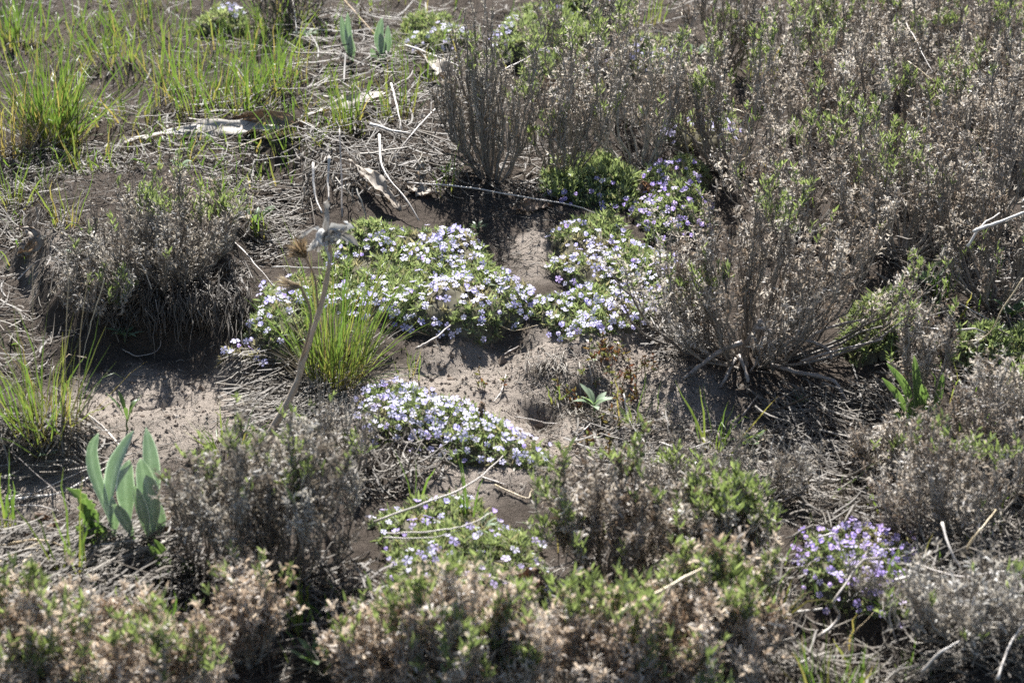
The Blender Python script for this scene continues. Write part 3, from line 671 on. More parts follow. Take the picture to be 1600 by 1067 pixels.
litter('pale and grey twig litter round the leaning shrub and the dead twigs', 'twig_litter', [
    ([(990, 480), (1100, 470), (1110, 560), (1030, 580)], 420, (0.02, 0.09), 0.6, 0.7, 0.018),
    ([(1180, 620), (1420, 600), (1440, 720), (1250, 720)], 420, (0.03, 0.12), -0.8, 0.5, 0.02),
    ([(900, 650), (1260, 660), (1260, 800), (900, 760)], 800, (0.015, 0.08), None, 1, 0.02),
    ([(1240, 720), (1600, 700), (1600, 860), (1250, 840)], 700, (0.02, 0.10), None, 1, 0.03),
    ([(1430, 860), (1600, 860), (1600, 1067), (1200, 1067), (1220, 1000), (1420, 990)], 1200, (0.02, 0.10), None, 1, 0.04),
    ([(1380, 420), (1600, 380), (1600, 640), (1380, 600)], 450, (0.02, 0.09), None, 1, 0.03),
    ([(740, 250), (1120, 250), (1100, 330), (760, 345)], 420, (0.015, 0.08), None, 1, 0.012),
    ([(720, 20), (1600, 0), (1600, 300), (1100, 250), (740, 250)], 1200, (0.02, 0.09), None, 1, 0.02),
    ([(480, 900), (1250, 880), (1250, 1067), (480, 1067)], 900, (0.02, 0.09), None, 1, 0.03)], 73, tone=(0.15, 0.85))
litter('fine dark rootlets and chaff on the bare sand', 'chaff_litter', [
    ([(0, 570), (420, 570), (760, 520), (1100, 520), (1330, 700), (1280, 800), (900, 800), (400, 740), (0, 850)], 2000, (0.005, 0.03), None, 1, 0.002),
    ([(790, 555), (960, 555), (960, 640), (830, 640)], 320, (0.008, 0.028), -1.4, 0.7, 0.006),
    ([(830, 580), (1090, 560), (1090, 700), (850, 700)], 550, (0.01, 0.04), None, 1, 0.008)], 74, rad=(0.0004, 0.0008), tone=(0.1, 0.85))
litter('dark chaff and broken twigs covering the soil between the plants', 'chaff_litter', [
    ([(-40, -40), (1640, -40), (1640, 330), (1100, 330), (700, 360), (-40, 420)], 6000, (0.008, 0.04), None, 1, 0.010),
    ([(-40, 680), (560, 700), (560, 1100), (-40, 1100)], 1500, (0.008, 0.04), None, 1, 0.010),
    ([(1040, 330), (1640, 330), (1640, 1100), (560, 1100), (560, 880), (1000, 760)], 3800, (0.008, 0.045), None, 1, 0.012),
    ([(690, 320), (880, 300), (900, 450), (790, 470)], 650, (0.006, 0.04), None, 1, 0.008),
    ([(0, 330), (140, 330), (140, 560), (0, 640)], 500, (0.006, 0.04), None, 1, 0.008),
    ([(120, 300), (480, 310), (480, 540), (120, 540)], 1300, (0.008, 0.045), None, 1, 0.012)], 76, rad=(0.0004, 0.0009), tone=(0.0, 0.6))
litter('hanging rootlets and dead twigs along the undercut front of the hummock', 'root_litter', [
    ([(150, 470), (390, 470), (395, 548), (150, 548)], 500, (0.02, 0.07), -1.45, 0.35, 0.03),
    ([(90, 440), (250, 430), (250, 490), (90, 490)], 350, (0.01, 0.05), None, 1, 0.03)], 75, tone=(0.0, 0.75))

def hanging_roots(label, rows_, seed):
    r = np.random.default_rng(seed); g = Geo()
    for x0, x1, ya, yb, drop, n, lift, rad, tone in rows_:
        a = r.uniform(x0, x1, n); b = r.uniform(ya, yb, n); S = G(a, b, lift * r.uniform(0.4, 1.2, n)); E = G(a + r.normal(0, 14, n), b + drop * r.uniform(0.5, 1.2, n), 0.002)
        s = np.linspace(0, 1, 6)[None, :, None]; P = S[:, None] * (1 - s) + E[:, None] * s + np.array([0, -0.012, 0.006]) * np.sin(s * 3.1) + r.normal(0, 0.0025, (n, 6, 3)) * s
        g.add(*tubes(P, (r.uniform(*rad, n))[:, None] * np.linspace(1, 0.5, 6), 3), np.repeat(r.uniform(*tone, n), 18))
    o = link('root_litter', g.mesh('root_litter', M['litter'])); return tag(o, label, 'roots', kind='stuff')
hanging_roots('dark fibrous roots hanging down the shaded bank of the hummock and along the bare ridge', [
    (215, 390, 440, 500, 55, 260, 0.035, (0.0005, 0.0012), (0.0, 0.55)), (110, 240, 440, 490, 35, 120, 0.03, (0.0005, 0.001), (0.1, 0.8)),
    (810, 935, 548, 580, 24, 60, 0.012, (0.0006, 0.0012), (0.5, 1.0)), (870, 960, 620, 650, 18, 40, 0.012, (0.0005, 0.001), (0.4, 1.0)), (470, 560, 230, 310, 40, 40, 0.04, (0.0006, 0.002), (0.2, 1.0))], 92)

def loose_grass(label, patches, seed):
    r = np.random.default_rng(seed); g = Geo()
    for outline, n, hh in patches:
        p = in_pix(r, outline, n); p = p[(vnoise(p[:, 0], p[:, 1], 9, 61) + r.normal(0, 0.15, n)) > 0]; n = len(p)
        b = np.stack([p[:, 0], p[:, 1], H(p[:, 0], p[:, 1]) - 0.003], -1)
        for q in range(0, n, 40):
            m = min(40, n - q); path, side, width, tint = blades(r, np.zeros(3), m, hh, 0.38, 0.003, 0.0, 0.5, (0.4, 1.0))
            path = path - path[:, :1] + b[q:q + m, None]; v, f = ribbons(path, side, width, 0.18); g.add(v, f, np.repeat(tint.ravel(), 3))
    o = link('loose_grass', g.mesh('loose_grass', M['grass'])); return tag(o, label, 'grass', kind='stuff')
loose_grass('loose single grass blades scattered among the straw and shrubs', [
    ([(0, -20), (720, -20), (720, 200), (420, 330), (0, 330)], 2000, 0.07),
    ([(700, 0), (1600, 0), (1600, 420), (1100, 300), (740, 240)], 320, 0.09),
    ([(0, 330), (420, 330), (380, 420), (60, 460), (0, 640)], 90, 0.06),
    ([(40, 860), (560, 900), (560, 1067), (40, 1067)], 130, 0.07),
    ([(560, 900), (1600, 700), (1600, 1067), (560, 1067)], 260, 0.08),
    ([(1380, 420), (1600, 420), (1600, 700), (1380, 700)], 90, 0.08)], 91)

# ------------------------------------------------------------------ phlox cushions
cushion('broad lavender phlox cushion behind the main grass tuft, bare soil to its side', [(505, 400), (560, 372), (640, 372), (710, 378), (770, 415), (820, 450), (838, 478), (800, 520), (735, 535), (660, 522), (600, 505), (540, 500), (490, 470)], 0.036, 295, 101, front=0.6, old=0.22, clump=0.75)
cushion('phlox patch wrapping the shaded side of the grass tuft near the dead flower stalk', [(378, 520), (400, 475), (450, 430), (500, 440), (500, 500), (470, 570), (420, 575), (385, 555)], 0.032, 46, 102, old=0.35)
cushion('small pale phlox sprig at the foot of the hummock', [(335, 570), (370, 555), (415, 565), (420, 580), (370, 588)], 0.018, 9, 103, old=0.75, edge=0.012)
cushion('phlox cushion between the bare soil strip and the leaning shrub', [(858, 385), (880, 355), (950, 350), (1010, 390), (1060, 430), (1080, 470), (1000, 480), (920, 470), (870, 440)], 0.030, 135, 104, old=0.25, clump=0.6)
cushion('flat phlox cushion ending above the root covered ridge', [(815, 490), (850, 462), (930, 450), (1010, 465), (1040, 510), (990, 534), (880, 540), (828, 518)], 0.026, 105, 105, front=0.8, old=0.25, clump=0.6)
cushion('small phlox spray tucked against the leaning shrub', [(1010, 450), (1050, 425), (1100, 450), (1095, 480), (1040, 485)], 0.03, 18, 106, old=0.3)
cushion('pale phlox cushion in the middle below the main grass tuft', [(548, 640), (580, 615), (650, 612), (700, 640), (770, 668), (850, 712), (855, 738), (780, 748), (700, 736), (640, 705), (570, 705)], 0.026, 210, 107, old=0.25, front=0.3, clump=0.8)
cushion('green phlox cushion with sparse violet flowers beneath the arching stems', [(590, 820), (640, 795), (720, 785), (800, 800), (840, 850), (860, 930), (830, 985), (720, 985), (640, 940), (595, 880)], 0.028, 85, 108, old=0.25, front=0.1, lump=0.9, clump=0.1, deepmix=0.6)
cushion('violet phlox cushion overrun by dead twigs, beside a sprouting shrub', [(1225, 885), (1255, 840), (1340, 820), (1440, 850), (1470, 920), (1435, 1000), (1385, 1000), (1310, 955), (1240, 920)], 0.026, 150, 109, deep=True, old=0.35, front=0.3, clump=0.4, edge=0.035)
cushion('shaded purple phlox cushion behind the leaning shrub', [(990, 350), (1010, 285), (1060, 255), (1120, 290), (1120, 360), (1060, 385), (1010, 385)], 0.045, 95, 110, deep=True, old=0.2)  # its shade is also put into the colour: deep violet petals throughout
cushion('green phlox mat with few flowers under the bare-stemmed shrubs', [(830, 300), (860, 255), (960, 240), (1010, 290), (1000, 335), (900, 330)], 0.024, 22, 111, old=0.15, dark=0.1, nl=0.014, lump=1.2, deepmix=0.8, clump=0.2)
cushion('phlox cushion at the far edge between dead stems and the tall grey shrub', [(610, 60), (650, 40), (720, 40), (735, 70), (690, 90), (630, 85)], 0.035, 34, 112, old=0.2, fsize=0.95, spacing=0.0095)
cushion('yellow-green phlox cushion under the tall grey shrub at the far edge', [(770, 90), (800, 40), (880, 20), (930, 60), (920, 140), (840, 160)], 0.045, 70, 113, old=0.1, fsize=0.95, spacing=0.0095)
cushion('pale phlox cushion half hidden behind brown twigs at the far edge', [(950, 110), (990, 75), (1070, 70), (1090, 110), (1040, 140)], 0.035, 42, 114, old=0.2, fsize=0.95, spacing=0.0095)
cushion('strip of phlox glimpsed through the twigs above the purple cushion', [(1030, 210), (1090, 180), (1150, 190), (1150, 230), (1070, 245)], 0.035, 34, 115, old=0.2, spacing=0.0095)
cushion('distant phlox cushion at the top edge behind everything', [(850, 25), (870, -5), (960, -10), (990, 15), (940, 35)], 0.035, 40, 116, old=0.1, spacing=0.0095)
cushion('tiny pale phlox tuft among the upright grass', [(300, 50), (330, 30), (380, 32), (385, 55), (340, 62)], 0.04, 14, 117, old=0.2, spacing=0.0095)
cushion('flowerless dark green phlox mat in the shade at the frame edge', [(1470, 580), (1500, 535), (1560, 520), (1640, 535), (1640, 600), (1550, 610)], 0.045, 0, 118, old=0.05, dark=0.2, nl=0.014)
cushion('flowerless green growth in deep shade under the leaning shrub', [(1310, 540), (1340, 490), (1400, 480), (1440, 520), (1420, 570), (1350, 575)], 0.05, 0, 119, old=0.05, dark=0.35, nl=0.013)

# ------------------------------------------------------------------ shrubs
shrub('large leaning brown shrub with a bare forked base and roots', 1175, 560, 0.245, 0.25, 0.15, 201, n=50, lean=(0.06, 0.02), green=0.05, leafy_=0.9, bare=0.1, wood=0.35, nb=9, extra=[
    ([(1180, 513, .09), (1215, 520, .08), (1238, 528, .07), (1270, 535, .06), (1295, 548, .05), (1299, 562, .04)], 0.0034),
    ([(1262, 535, .06), (1275, 520, .07), (1310, 508, .08), (1345, 500, .09)], 0.0026),
    ([(1205, 570, .03), (1250, 582, .025), (1300, 595, .02), (1315, 615, .012), (1328, 630, .006)], 0.0040),
    ([(1250, 565, .04), (1300, 550, .05), (1340, 540, .06), (1380, 530, .07)], 0.0024),
    ([(1238, 528, .07), (1255, 555, .04), (1272, 582, .01)], 0.002),
    ([(1160, 535, .06), (1120, 552, .035), (1068, 592, .004)], 0.0045),
    ([(1150, 560, .03), (1135, 590, .015), (1126, 606, .004)], 0.0034),
    ([(1155, 555, .05), (1168, 590, .03), (1168, 614, .006)], 0.0034),
    ([(1180, 530, .07), (1187, 560, .03), (1172, 580, .01)], 0.003),
    ([(1165, 575, .0), (1160, 550, .03), (1172, 525, .07), (1190, 500, .10)], 0.0065)])
shrub('tall dark grey-stemmed shrub beside the pile of dead straw', 770, 280, 0.28, 0.11, 0.09, 202, n=30, green=0.03, leafy_=0.4, bare=0.15, wood=0.42, mat='grey_dry', nb=9)
shrub('twiggy brown shrub with few shoots behind the dark phlox mat', 880, 275, 0.26, 0.10, 0.08, 203, n=24, green=0.10, leafy_=0.5, wood=0.45)
shrub('sparse upright shrub rising beside the shaded purple phlox', 1000, 265, 0.21, 0.10, 0.06, 204, n=22, green=0.06, leafy_=0.35, wood=0.6, bare=0.45)
shrub('spreading twiggy shrub with green tips over the far phlox', 960, 190, 0.22, 0.17, 0.10, 205, n=26, green=0.16, leafy_=0.55)
shrub('low grey shrub at the top edge above the tall grey shrub', 900, 95, 0.18, 0.16, 0.10, 206, n=18, green=0.12, leafy_=0.5)
shrub('green-tipped shrub behind the purple phlox glimpsed through twigs', 1140, 265, 0.24, 0.13, 0.10, 207, n=26, green=0.16, leafy_=0.7)
shrub('dense grey-brown shrub with a green tip next to tall dry straw', 1235, 215, 0.24, 0.15, 0.10, 208, n=28, green=0.12)
shrub('shrub with bright shoots just above the leaning shrub', 1250, 360, 0.20, 0.16, 0.10, 209, n=28, green=0.16, leafy_=0.9)
shrub('brown leafy shrub between the green-tipped shrub and the corner thicket', 1375, 300, 0.27, 0.16, 0.12, 210, n=32, green=0.06, leafy_=1.1, wood=0.45)
shrub('brown shrub with a white broken twig on its flank', 1410, 400, 0.25, 0.13, 0.11, 211, n=28, green=0.10, leafy_=1.0)
shrub('tall brown shrub with long parallel stems at the frame edge', 1540, 350, 0.30, 0.17, 0.13, 212, n=36, green=0.05, leafy_=1.0)
shrub('dark tangled shrub above the shaded green mat', 1550, 480, 0.27, 0.15, 0.12, 213, n=30, green=0.03, leafy_=0.6, wood=0.3)
shrub('leafy brown shrub in the far corner thicket, tipped with fresh green', 1500, 190, 0.26, 0.18, 0.14, 214, n=32, green=0.20, leafy_=1.0)
shrub('rounded brown shrub below the corner thicket, green along its side', 1600, 230, 0.28, 0.16, 0.14, 215, n=30, green=0.18)
shrub('far shrub with one bright green shoot cluster', 1400, 130, 0.24, 0.17, 0.13, 216, n=30, green=0.16)
shrub('dull brown shrub behind the tall dry straw', 1280, 90, 0.22, 0.18, 0.14, 217, n=28, green=0.08, leafy_=1.0)
shrub('shrub at the very top of the corner thicket', 1540, 70, 0.24, 0.20, 0.15, 218, n=30, green=0.18)
shrub('topmost shrub at the far edge above the dull brown one', 1370, 25, 0.20, 0.20, 0.14, 219, n=26, green=0.10)
shrub('small dark shrub under the straw-topped grass at the far edge', 1120, 110, 0.20, 0.12, 0.08, 220, n=20, green=0.08, leafy_=0.4, wood=0.35)
shrub('low dense shrub crowning the undercut hummock', 245, 450, 0.115, 0.14, 0.11, 221, n=48, green=0.03, leafy_=0.6, wood=0.28, mat='grey_dry', nb=8, bare=0.15)
shrub('drooping grey twigs spilling over the edge of the hummock', 165, 485, 0.065, 0.07, 0.05, 222, n=14, green=0.05, leafy_=0.7, wood=0.5, mat='grey_dry', bare=0.1)
shrub('short green-flecked shrub on the back of the hummock', 310, 385, 0.10, 0.10, 0.08, 223, n=20, green=0.14, leafy_=0.7, wood=0.4)
shrub('grey bushy shrub at the foot of the bent dead flower stalk', 450, 900, 0.19, 0.12, 0.09, 224, n=36, green=0.04, leafy_=1.0, wood=0.4, mat='grey_dry', bare=0.2)
shrub('bare angular twigs between the woolly-leaved plant and the grey bushy shrub', 318, 880, 0.13, 0.045, 0.05, 225, n=10, green=0.05, leafy_=0.3, wood=0.35, mat='grey_dry')
shrub('thin grey twigs with dry buds beside the pale phlox cushion', 530, 760, 0.13, 0.06, 0.05, 226, n=12, green=0.04, leafy_=0.4, wood=0.6, mat='grey_dry')
shrub('brown shrub with bright green shoots over the sandy patch', 950, 905, 0.14, 0.10, 0.07, 227, n=30, green=0.08, gsize=1.2)
shrub('rounded shrub with a broad cap of fresh green shoots', 1120, 895, 0.11, 0.07, 0.055, 228, n=22, green=0.22, gsize=1.25)
shrub('grey dead shrub spread flat on the sand behind two sprouting shrubs', 1120, 790, 0.085, 0.15, 0.07, 229, n=28, green=0.02, leafy_=0.5, wood=0.6, mat='grey_dry', bare=0.1)
shrub('blurred brown shrub with pale curled leaves at the bottom middle', 710, 1100, 0.13, 0.13, 0.08, 230, n=36, green=0.10, gsize=1.3)
shrub('blurred brown shrub with many green shoots at the bottom edge', 890, 1100, 0.13, 0.12, 0.08, 231, n=34, green=0.12, gsize=1.3)
shrub('sprouting shrub around the end of the yellow straw', 1130, 1050, 0.13, 0.11, 0.08, 232, n=34, green=0.18, gsize=1.3)
shrub('grey shrub at the bottom edge below the sprouting shrub', 1040, 1110, 0.12, 0.12, 0.08, 233, n=30, green=0.08, gsize=1.2)
shrub('blurred tan shrub at the bottom edge beside the small leaf rosettes', 610, 1080, 0.10, 0.08, 0.06, 234, n=24, green=0.10, gsize=1.3)
shrub('tan curled-leaf shrub below the heap of bent straw', 200, 1110, 0.105, 0.13, 0.09, 235, n=36, green=0.08, gsize=1.2)
shrub('tan shrub with a green sprig in the bottom corner', 40, 1110, 0.13, 0.10, 0.08, 236, n=26, green=0.16, gsize=1.3)
shrub('lone tan twigs with curled leaves standing over dark soil', 385, 1040, 0.115, 0.045, 0.045, 237, n=14, green=0.04)
shrub('dry shrub shading the violet phlox overrun by twigs', 1500, 830, 0.12, 0.15, 0.08, 238, n=34, green=0.03, leafy_=0.75, wood=0.55, mat='dry')
shrub('brown shrub below the shaded green mat at the frame edge', 1570, 740, 0.15, 0.10, 0.08, 239, n=30, green=0.04, leafy_=1.0)
shrub('spindly shrub with a leafy top beside the broad green leaves', 1440, 640, 0.15, 0.045, 0.04, 240, n=12, green=0.03, leafy_=0.9, bare=0.5)
shrub('tangle of grey dead twigs in the bottom corner', 1545, 1000, 0.09, 0.13, 0.08, 241, n=34, green=0.02, leafy_=0.3, wood=0.6, mat='grey_dry', bare=0.1)
shrub('grey twigs crossing over the violet phlox', 1400, 950, 0.05, 0.08, 0.05, 242, n=7, green=0.0, leafy_=0.15, wood=0.65, mat='grey_dry', bare=0.1)
shrub('low brown tuft of twigs beneath the broad green leaves', 1400, 740, 0.07, 0.07, 0.05, 243, n=18, green=0.03, leafy_=1.0)

shrub('dark twiggy shrub at the top edge behind the upright grass', 455, 40, 0.14, 0.10, 0.08, 244, n=22, green=0.03, leafy_=0.7, wood=0.25)
# ------------------------------------------------------------------ grass
tuft('dark green grass clump in the far top corner', 25, 70, 0.17, 70, 0.35, 0.0036, 0.06, straw=0.3, green=(0.6, 1.0))
tuft('loose green clump between the corner grass and the upright grass', 165, 95, 0.11, 40, 0.45, 0.0034, 0.06, straw=0.5, green=(0.35, 0.95))
tuft('short spreading grass between the bright tuft and the straw heap', 190, 190, 0.09, 30, 0.5, 0.003, 0.06, straw=0.8, green=(0.35, 0.9))
tuft('bright green grass tuft with long fine blades near the frame edge', 85, 225, 0.25, 190, 0.36, 0.0032, 0.045, dirbias=(0.1, 0), green=(0.42, 0.9), straw=0.6)
tuft('pale tan seeding grass stems rising over the bright tuft', 20, 240, 0.24, 26, 0.35, 0.002, 0.03, green=(0.0, 0.3), straw=1.0, stalks=7, dirbias=(0.2, 0))
GT = 'upright grass growing through the straw behind the curled dead leaf'
for i, (x, y, h, n, lab) in enumerate([
    (250, 130, 0.16, 30, 'upright grass clump nearest the bright green tuft'), (300, 160, 0.17, 44, 'upright grass clump in front of the tiny pale phlox'),
    (345, 175, 0.17, 50, 'dense upright grass clump just behind the curled dead leaf'), (395, 150, 0.15, 34, 'upright grass clump with an orange blade'),
    (440, 130, 0.16, 30, 'upright grass clump beside the dark bank with the grey seedling'), (380, 80, 0.14, 24, 'short grass behind the tiny pale phlox'),
    (240, 60, 0.15, 26, 'grass clump at the top edge behind the upright grass'), (130, 50, 0.12, 20, 'small arching grass clump at the top edge'),
    (440, 40, 0.13, 22, 'thin grass at the top edge beside the woolly leaves'), (480, 130, 0.12, 8, 'few thin blades by the straw heap')]):
    tuft(lab, x, y, h * 0.95, int(n * 1.5), 0.3, 0.0027, 0.085, straw=0.3, seed=i, green=(0.45, 0.95))
tuft('main grass tuft with arching yellow-green blades behind the dead flower stalk', 525, 595, 0.225, 190, 0.34, 0.0021, 0.042, straw=0.9, green=(0.38, 0.85), dirbias=(0.25, 0))
tuft('reddish-based grass tuft on the low bank at the frame edge', 70, 675, 0.185, 100, 0.36, 0.0024, 0.045, straw=1.0, green=(0.3, 0.8), stalks=5)
tuft('short grass tuft on the sand in front of the dead flower stalk base', 355, 705, 0.085, 26, 0.4, 0.0026, 0.022, straw=0.3, green=(0.4, 0.85))
tuft('tall thin blades standing in front of the woolly-leaved plant', 112, 905, 0.17, 9, 0.16, 0.0036, 0.02, straw=0, green=(0.4, 0.7), single=True)
tuft('few broad blades at the frame edge below the sticks on sand', 12, 830, 0.13, 7, 0.2, 0.0036, 0.012, straw=0, green=(0.5, 0.9), single=True)
tuft('broad-bladed tuft with straw base in front of the leaning shrub', 1115, 710, 0.115, 16, 0.4, 0.0038, 0.02, straw=0.8, green=(0.4, 0.8), single=True)
tuft('sparse thin blades growing from the pale phlox cushion', 760, 690, 0.08, 12, 0.25, 0.0022, 0.03, straw=0, green=(0.45, 0.85), single=True)
tuft('stout upright blades above the sparse violet phlox', 733, 825, 0.13, 8, 0.12, 0.0042, 0.008, straw=0, green=(0.5, 0.9), single=True)
tuft('single pair of thin blades near the arching stems', 650, 790, 0.11, 3, 0.15, 0.0032, 0.006, straw=0, green=(0.6, 0.9), single=True)
tuft('thin blades in the shade under the broad phlox cushion', 640, 590, 0.07, 7, 0.12, 0.002, 0.02, straw=0, green=(0.4, 0.75), single=True)
tuft('sparse wiry blades on the bare sand by the red herbs', 1010, 660, 0.105, 10, 0.14, 0.0019, 0.04, straw=0, green=(0.45, 0.8), single=True)
tuft('two crossing short blades over the burrow-like pit', 868, 630, 0.055, 5, 0.45, 0.0026, 0.006, straw=1.2, green=(0.4, 0.7), single=True)
tuft('grass tuft tucked under the sprouting shrub beside the violet phlox', 1190, 975, 0.12, 36, 0.36, 0.0028, 0.03, straw=0.2, green=(0.5, 0.95))
tuft('bottom edge grass tuft below the violet phlox', 1300, 1090, 0.105, 30, 0.3, 0.003, 0.035, straw=0.3, green=(0.45, 0.9))
tuft('few tall blades at the bottom edge beside grey twigs', 1415, 1080, 0.11, 6, 0.12, 0.0034, 0.012, straw=0.3, green=(0.5, 0.9), single=True)
tuft('grass with a bent straw stem in the far thicket', 1190, 120, 0.14, 26, 0.38, 0.0032, 0.03, straw=0.6, green=(0.4, 0.85), stalks=2)
tuft('thin grass growing out of the straw heap beside the curled dead leaf', 545, 205, 0.13, 46, 0.28, 0.0028, 0.03, straw=0.3, green=(0.4, 0.8))
tuft('wispy grass through the straw between the two curled leaves', 620, 190, 0.12, 38, 0.32, 0.0026, 0.03, straw=0.3, green=(0.35, 0.8))
tuft('fresh grass pushing through the straw above the dark hollow', 470, 225, 0.10, 34, 0.35, 0.0026, 0.06, straw=0.3, green=(0.45, 0.95))
tuft('loose grass beside the woolly leaf clump at the top edge', 650, 130, 0.10, 34, 0.35, 0.0026, 0.06, straw=0.2, green=(0.45, 0.95))
tuft('slim grass rising by the pale leaf scraps', 690, 300, 0.10, 9, 0.2, 0.003, 0.02, straw=0, green=(0.35, 0.75), single=True)
tuft('upright grass at the frame edge beyond the hummock', 15, 330, 0.12, 22, 0.3, 0.003, 0.03, straw=0.5, green=(0.4, 0.85))
tuft('small yellowing grass tuft on the back of the hummock', 105, 360, 0.10, 18, 0.4, 0.0028, 0.02, straw=1.0, green=(0.3, 0.65))
tuft('thin scattered grass below the bright tuft', 140, 265, 0.09, 18, 0.3, 0.003, 0.05, straw=0.5, green=(0.4, 0.85))
tuft('short grass clump in front of the straw heap', 335, 310, 0.09, 22, 0.4, 0.0026, 0.03, straw=0.3, green=(0.45, 0.85))
tuft('yellow-green grass sprig on dark soil above the dead flower stalk', 405, 370, 0.07, 12, 0.4, 0.003, 0.012, straw=0.2, green=(0.35, 0.75))
tuft('bright tufted blades beside the bottom leaf rosettes', 465, 985, 0.10, 12, 0.25, 0.004, 0.012, straw=0, green=(0.5, 0.9), single=True)
tuft('shaded blades beneath the tan curled-leaf shrub top', 255, 985, 0.08, 14, 0.35, 0.004, 0.02, straw=0, green=(0.6, 0.95))
tuft('few blades at the frame edge by the dead grey twigs', 1520, 700, 0.08, 7, 0.2, 0.0028, 0.03, straw=0, green=(0.5, 0.9), single=True)
tuft('shaded tall blades behind the broad green leaves', 1475, 470, 0.12, 7, 0.2, 0.0034, 0.02, straw=0, green=(0.6, 0.95), single=True)
tuft('thin grass among the far brown twigs', 1010, 40, 0.12, 16, 0.3, 0.003, 0.04, straw=0.3, green=(0.4, 0.85))
tuft('thin orange and green blades at the straw edge above the sandy hollow', 250, 330, 0.06, 10, 0.3, 0.0024, 0.03, straw=0.2, green=(0.2, 0.6))

# ------------------------------------------------------------------ broad-leaved plants
def leafplant(label, name, px, py, leaves, mat, cat='plant', cupd=0.3, jag=0.0, depth=0.0, n=14):
    """leaves: tip/mid pixel points, width in m, facing, depth offset; all spring from one crown"""
    base = G(px, py); root = thing(name, label, cat, base)
    r = np.random.default_rng(px + py)
    for pts, wd, fc, dy, cup in leaves:
        y0 = base[1]
        c = [at_depth(np.array(a), np.array(b), y0 + dy * (k + 1) / len(pts)) for k, (a, b) in enumerate(pts)]
        c[0][2] = max(c[0][2], H(c[0][0], c[0][1]) - 0.002)
        v, f, t = broad_leaf(c, wd, fc, cup, n, 9, 0.45, 0.05, wave=0.10, jag=jag)
        part('leaf', Geo().add(v, f, t), M[mat], root)
    return root
leafplant('clump of tall pale woolly leaves standing at the edge of bare sand', 'woolly_plant', 205, 845, [
    ([(178, 838), (165, 790), (146, 735), (143, 700), (154, 676)], 0.018, (0.5, -1, 0.2), 0.01, 0.45),
    ([(186, 836), (172, 790), (180, 735), (195, 700), (209, 673)], 0.023, (-0.8, -1, 0.2), 0.02, 0.5),
    ([(233, 838), (236, 780), (235, 720), (228, 668)], 0.025, (0.4, -1, 0.2), 0.035, 0.35),
    ([(203, 838), (198, 790), (196, 750), (202, 718)], 0.025, (0.2, -1, 0.3), -0.012, -0.3),
    ([(240, 842), (238, 800), (228, 755), (219, 716)], 0.029, (0.1, -1, 0.3), -0.015, -0.35),
    ([(232, 846), (226, 815), (216, 780), (209, 758)], 0.017, (0.5, -1, 0.3), -0.035, 0.5),
    ([(180, 838), (178, 810), (175, 775)], 0.015, (0, -1, 0.3), -0.02, -0.3),
    ([(212, 846), (200, 822), (186, 800), (175, 788)], 0.017, (0.6, -1, 0.6), -0.045, 0.3),
    ([(248, 846), (250, 815), (249, 785)], 0.016, (0.3, -1, 0.3), 0.01, 0.4)], 'woolly')
leafplant('low green plant with jagged leaves beside the woolly clump', 'jagged_plant', 145, 850, [
    ([(150, 850), (138, 800), (125, 775), (103, 762)], 0.014, (0.3, -1, 0.8), -0.01, 0.3),
    ([(148, 852), (140, 815), (135, 790), (132, 778)], 0.022, (0.2, -1, 0.5), -0.02, -0.3),
    ([(150, 850), (148, 815), (155, 800)], 0.016, (0, -1, 0.5), -0.02, 0.3),
    ([(146, 852), (132, 832), (118, 822)], 0.014, (0, -1, 0.7), -0.03, 0.3),
    ([(152, 850), (160, 830), (158, 815)], 0.016, (0, -1, 0.7), -0.03, 0.3)], 'forb', jag=0.45)
leafplant('strap-leaved green shoots lying under the woolly clump', 'strap_leaved_plant', 265, 895, [
    ([(262, 890), (248, 872), (231, 850)], 0.012, (0, -0.5, 1), -0.02, 0.3), ([(268, 892), (258, 868), (240, 842)], 0.012, (0, -0.5, 1), 0.0, 0.3),
    ([(275, 895), (262, 890), (240, 878)], 0.010, (0, -0.5, 1), -0.03, 0.3), ([(285, 900), (290, 885), (286, 870)], 0.010, (0, -0.8, 0.5), 0, 0.3),
    ([(292, 903), (298, 890), (300, 880)], 0.008, (0, -0.8, 0.5), 0, 0.3)], 'forb')
leafplant('broad lance-leaved green plant in the shade past the leaning shrub', 'lance_leaved_plant', 1440, 690, [
    ([(1438, 690), (1425, 640), (1412, 600), (1385, 567)], 0.013, (0.3, -1, 0.3), 0.0, 0.3),
    ([(1442, 690), (1436, 640), (1432, 590), (1428, 555)], 0.014, (0.1, -1, 0.3), 0.02, 0.3),
    ([(1446, 690), (1448, 650), (1445, 620), (1440, 600)], 0.015, (0, -1, 0.4), -0.03, -0.3),
    ([(1436, 692), (1420, 650), (1400, 615), (1378, 590)], 0.012, (0.4, -1, 0.3), -0.02, 0.3),
    ([(1452, 690), (1462, 640), (1470, 605), (1474, 582)], 0.011, (-0.3, -1, 0.3), 0.0, 0.4),
    ([(1430, 692), (1412, 660), (1395, 640)], 0.012, (0.4, -1, 0.4), -0.04, 0.3)], 'forb')
leafplant('pair of pale woolly leaves at the top edge beside the straw', 'woolly_plant', 550, 95, [
    ([(550, 95), (545, 60), (543, 20)], 0.016, (0, -1, 0.3), 0, 0.4), ([(552, 97), (549, 80), (547, 55)], 0.018, (0, -1, 0.3), -0.02, -0.3), ([(546, 92), (538, 60), (533, 25)], 0.016, (0.3, -1, 0.3), 0, 0.4)], 'woolly')
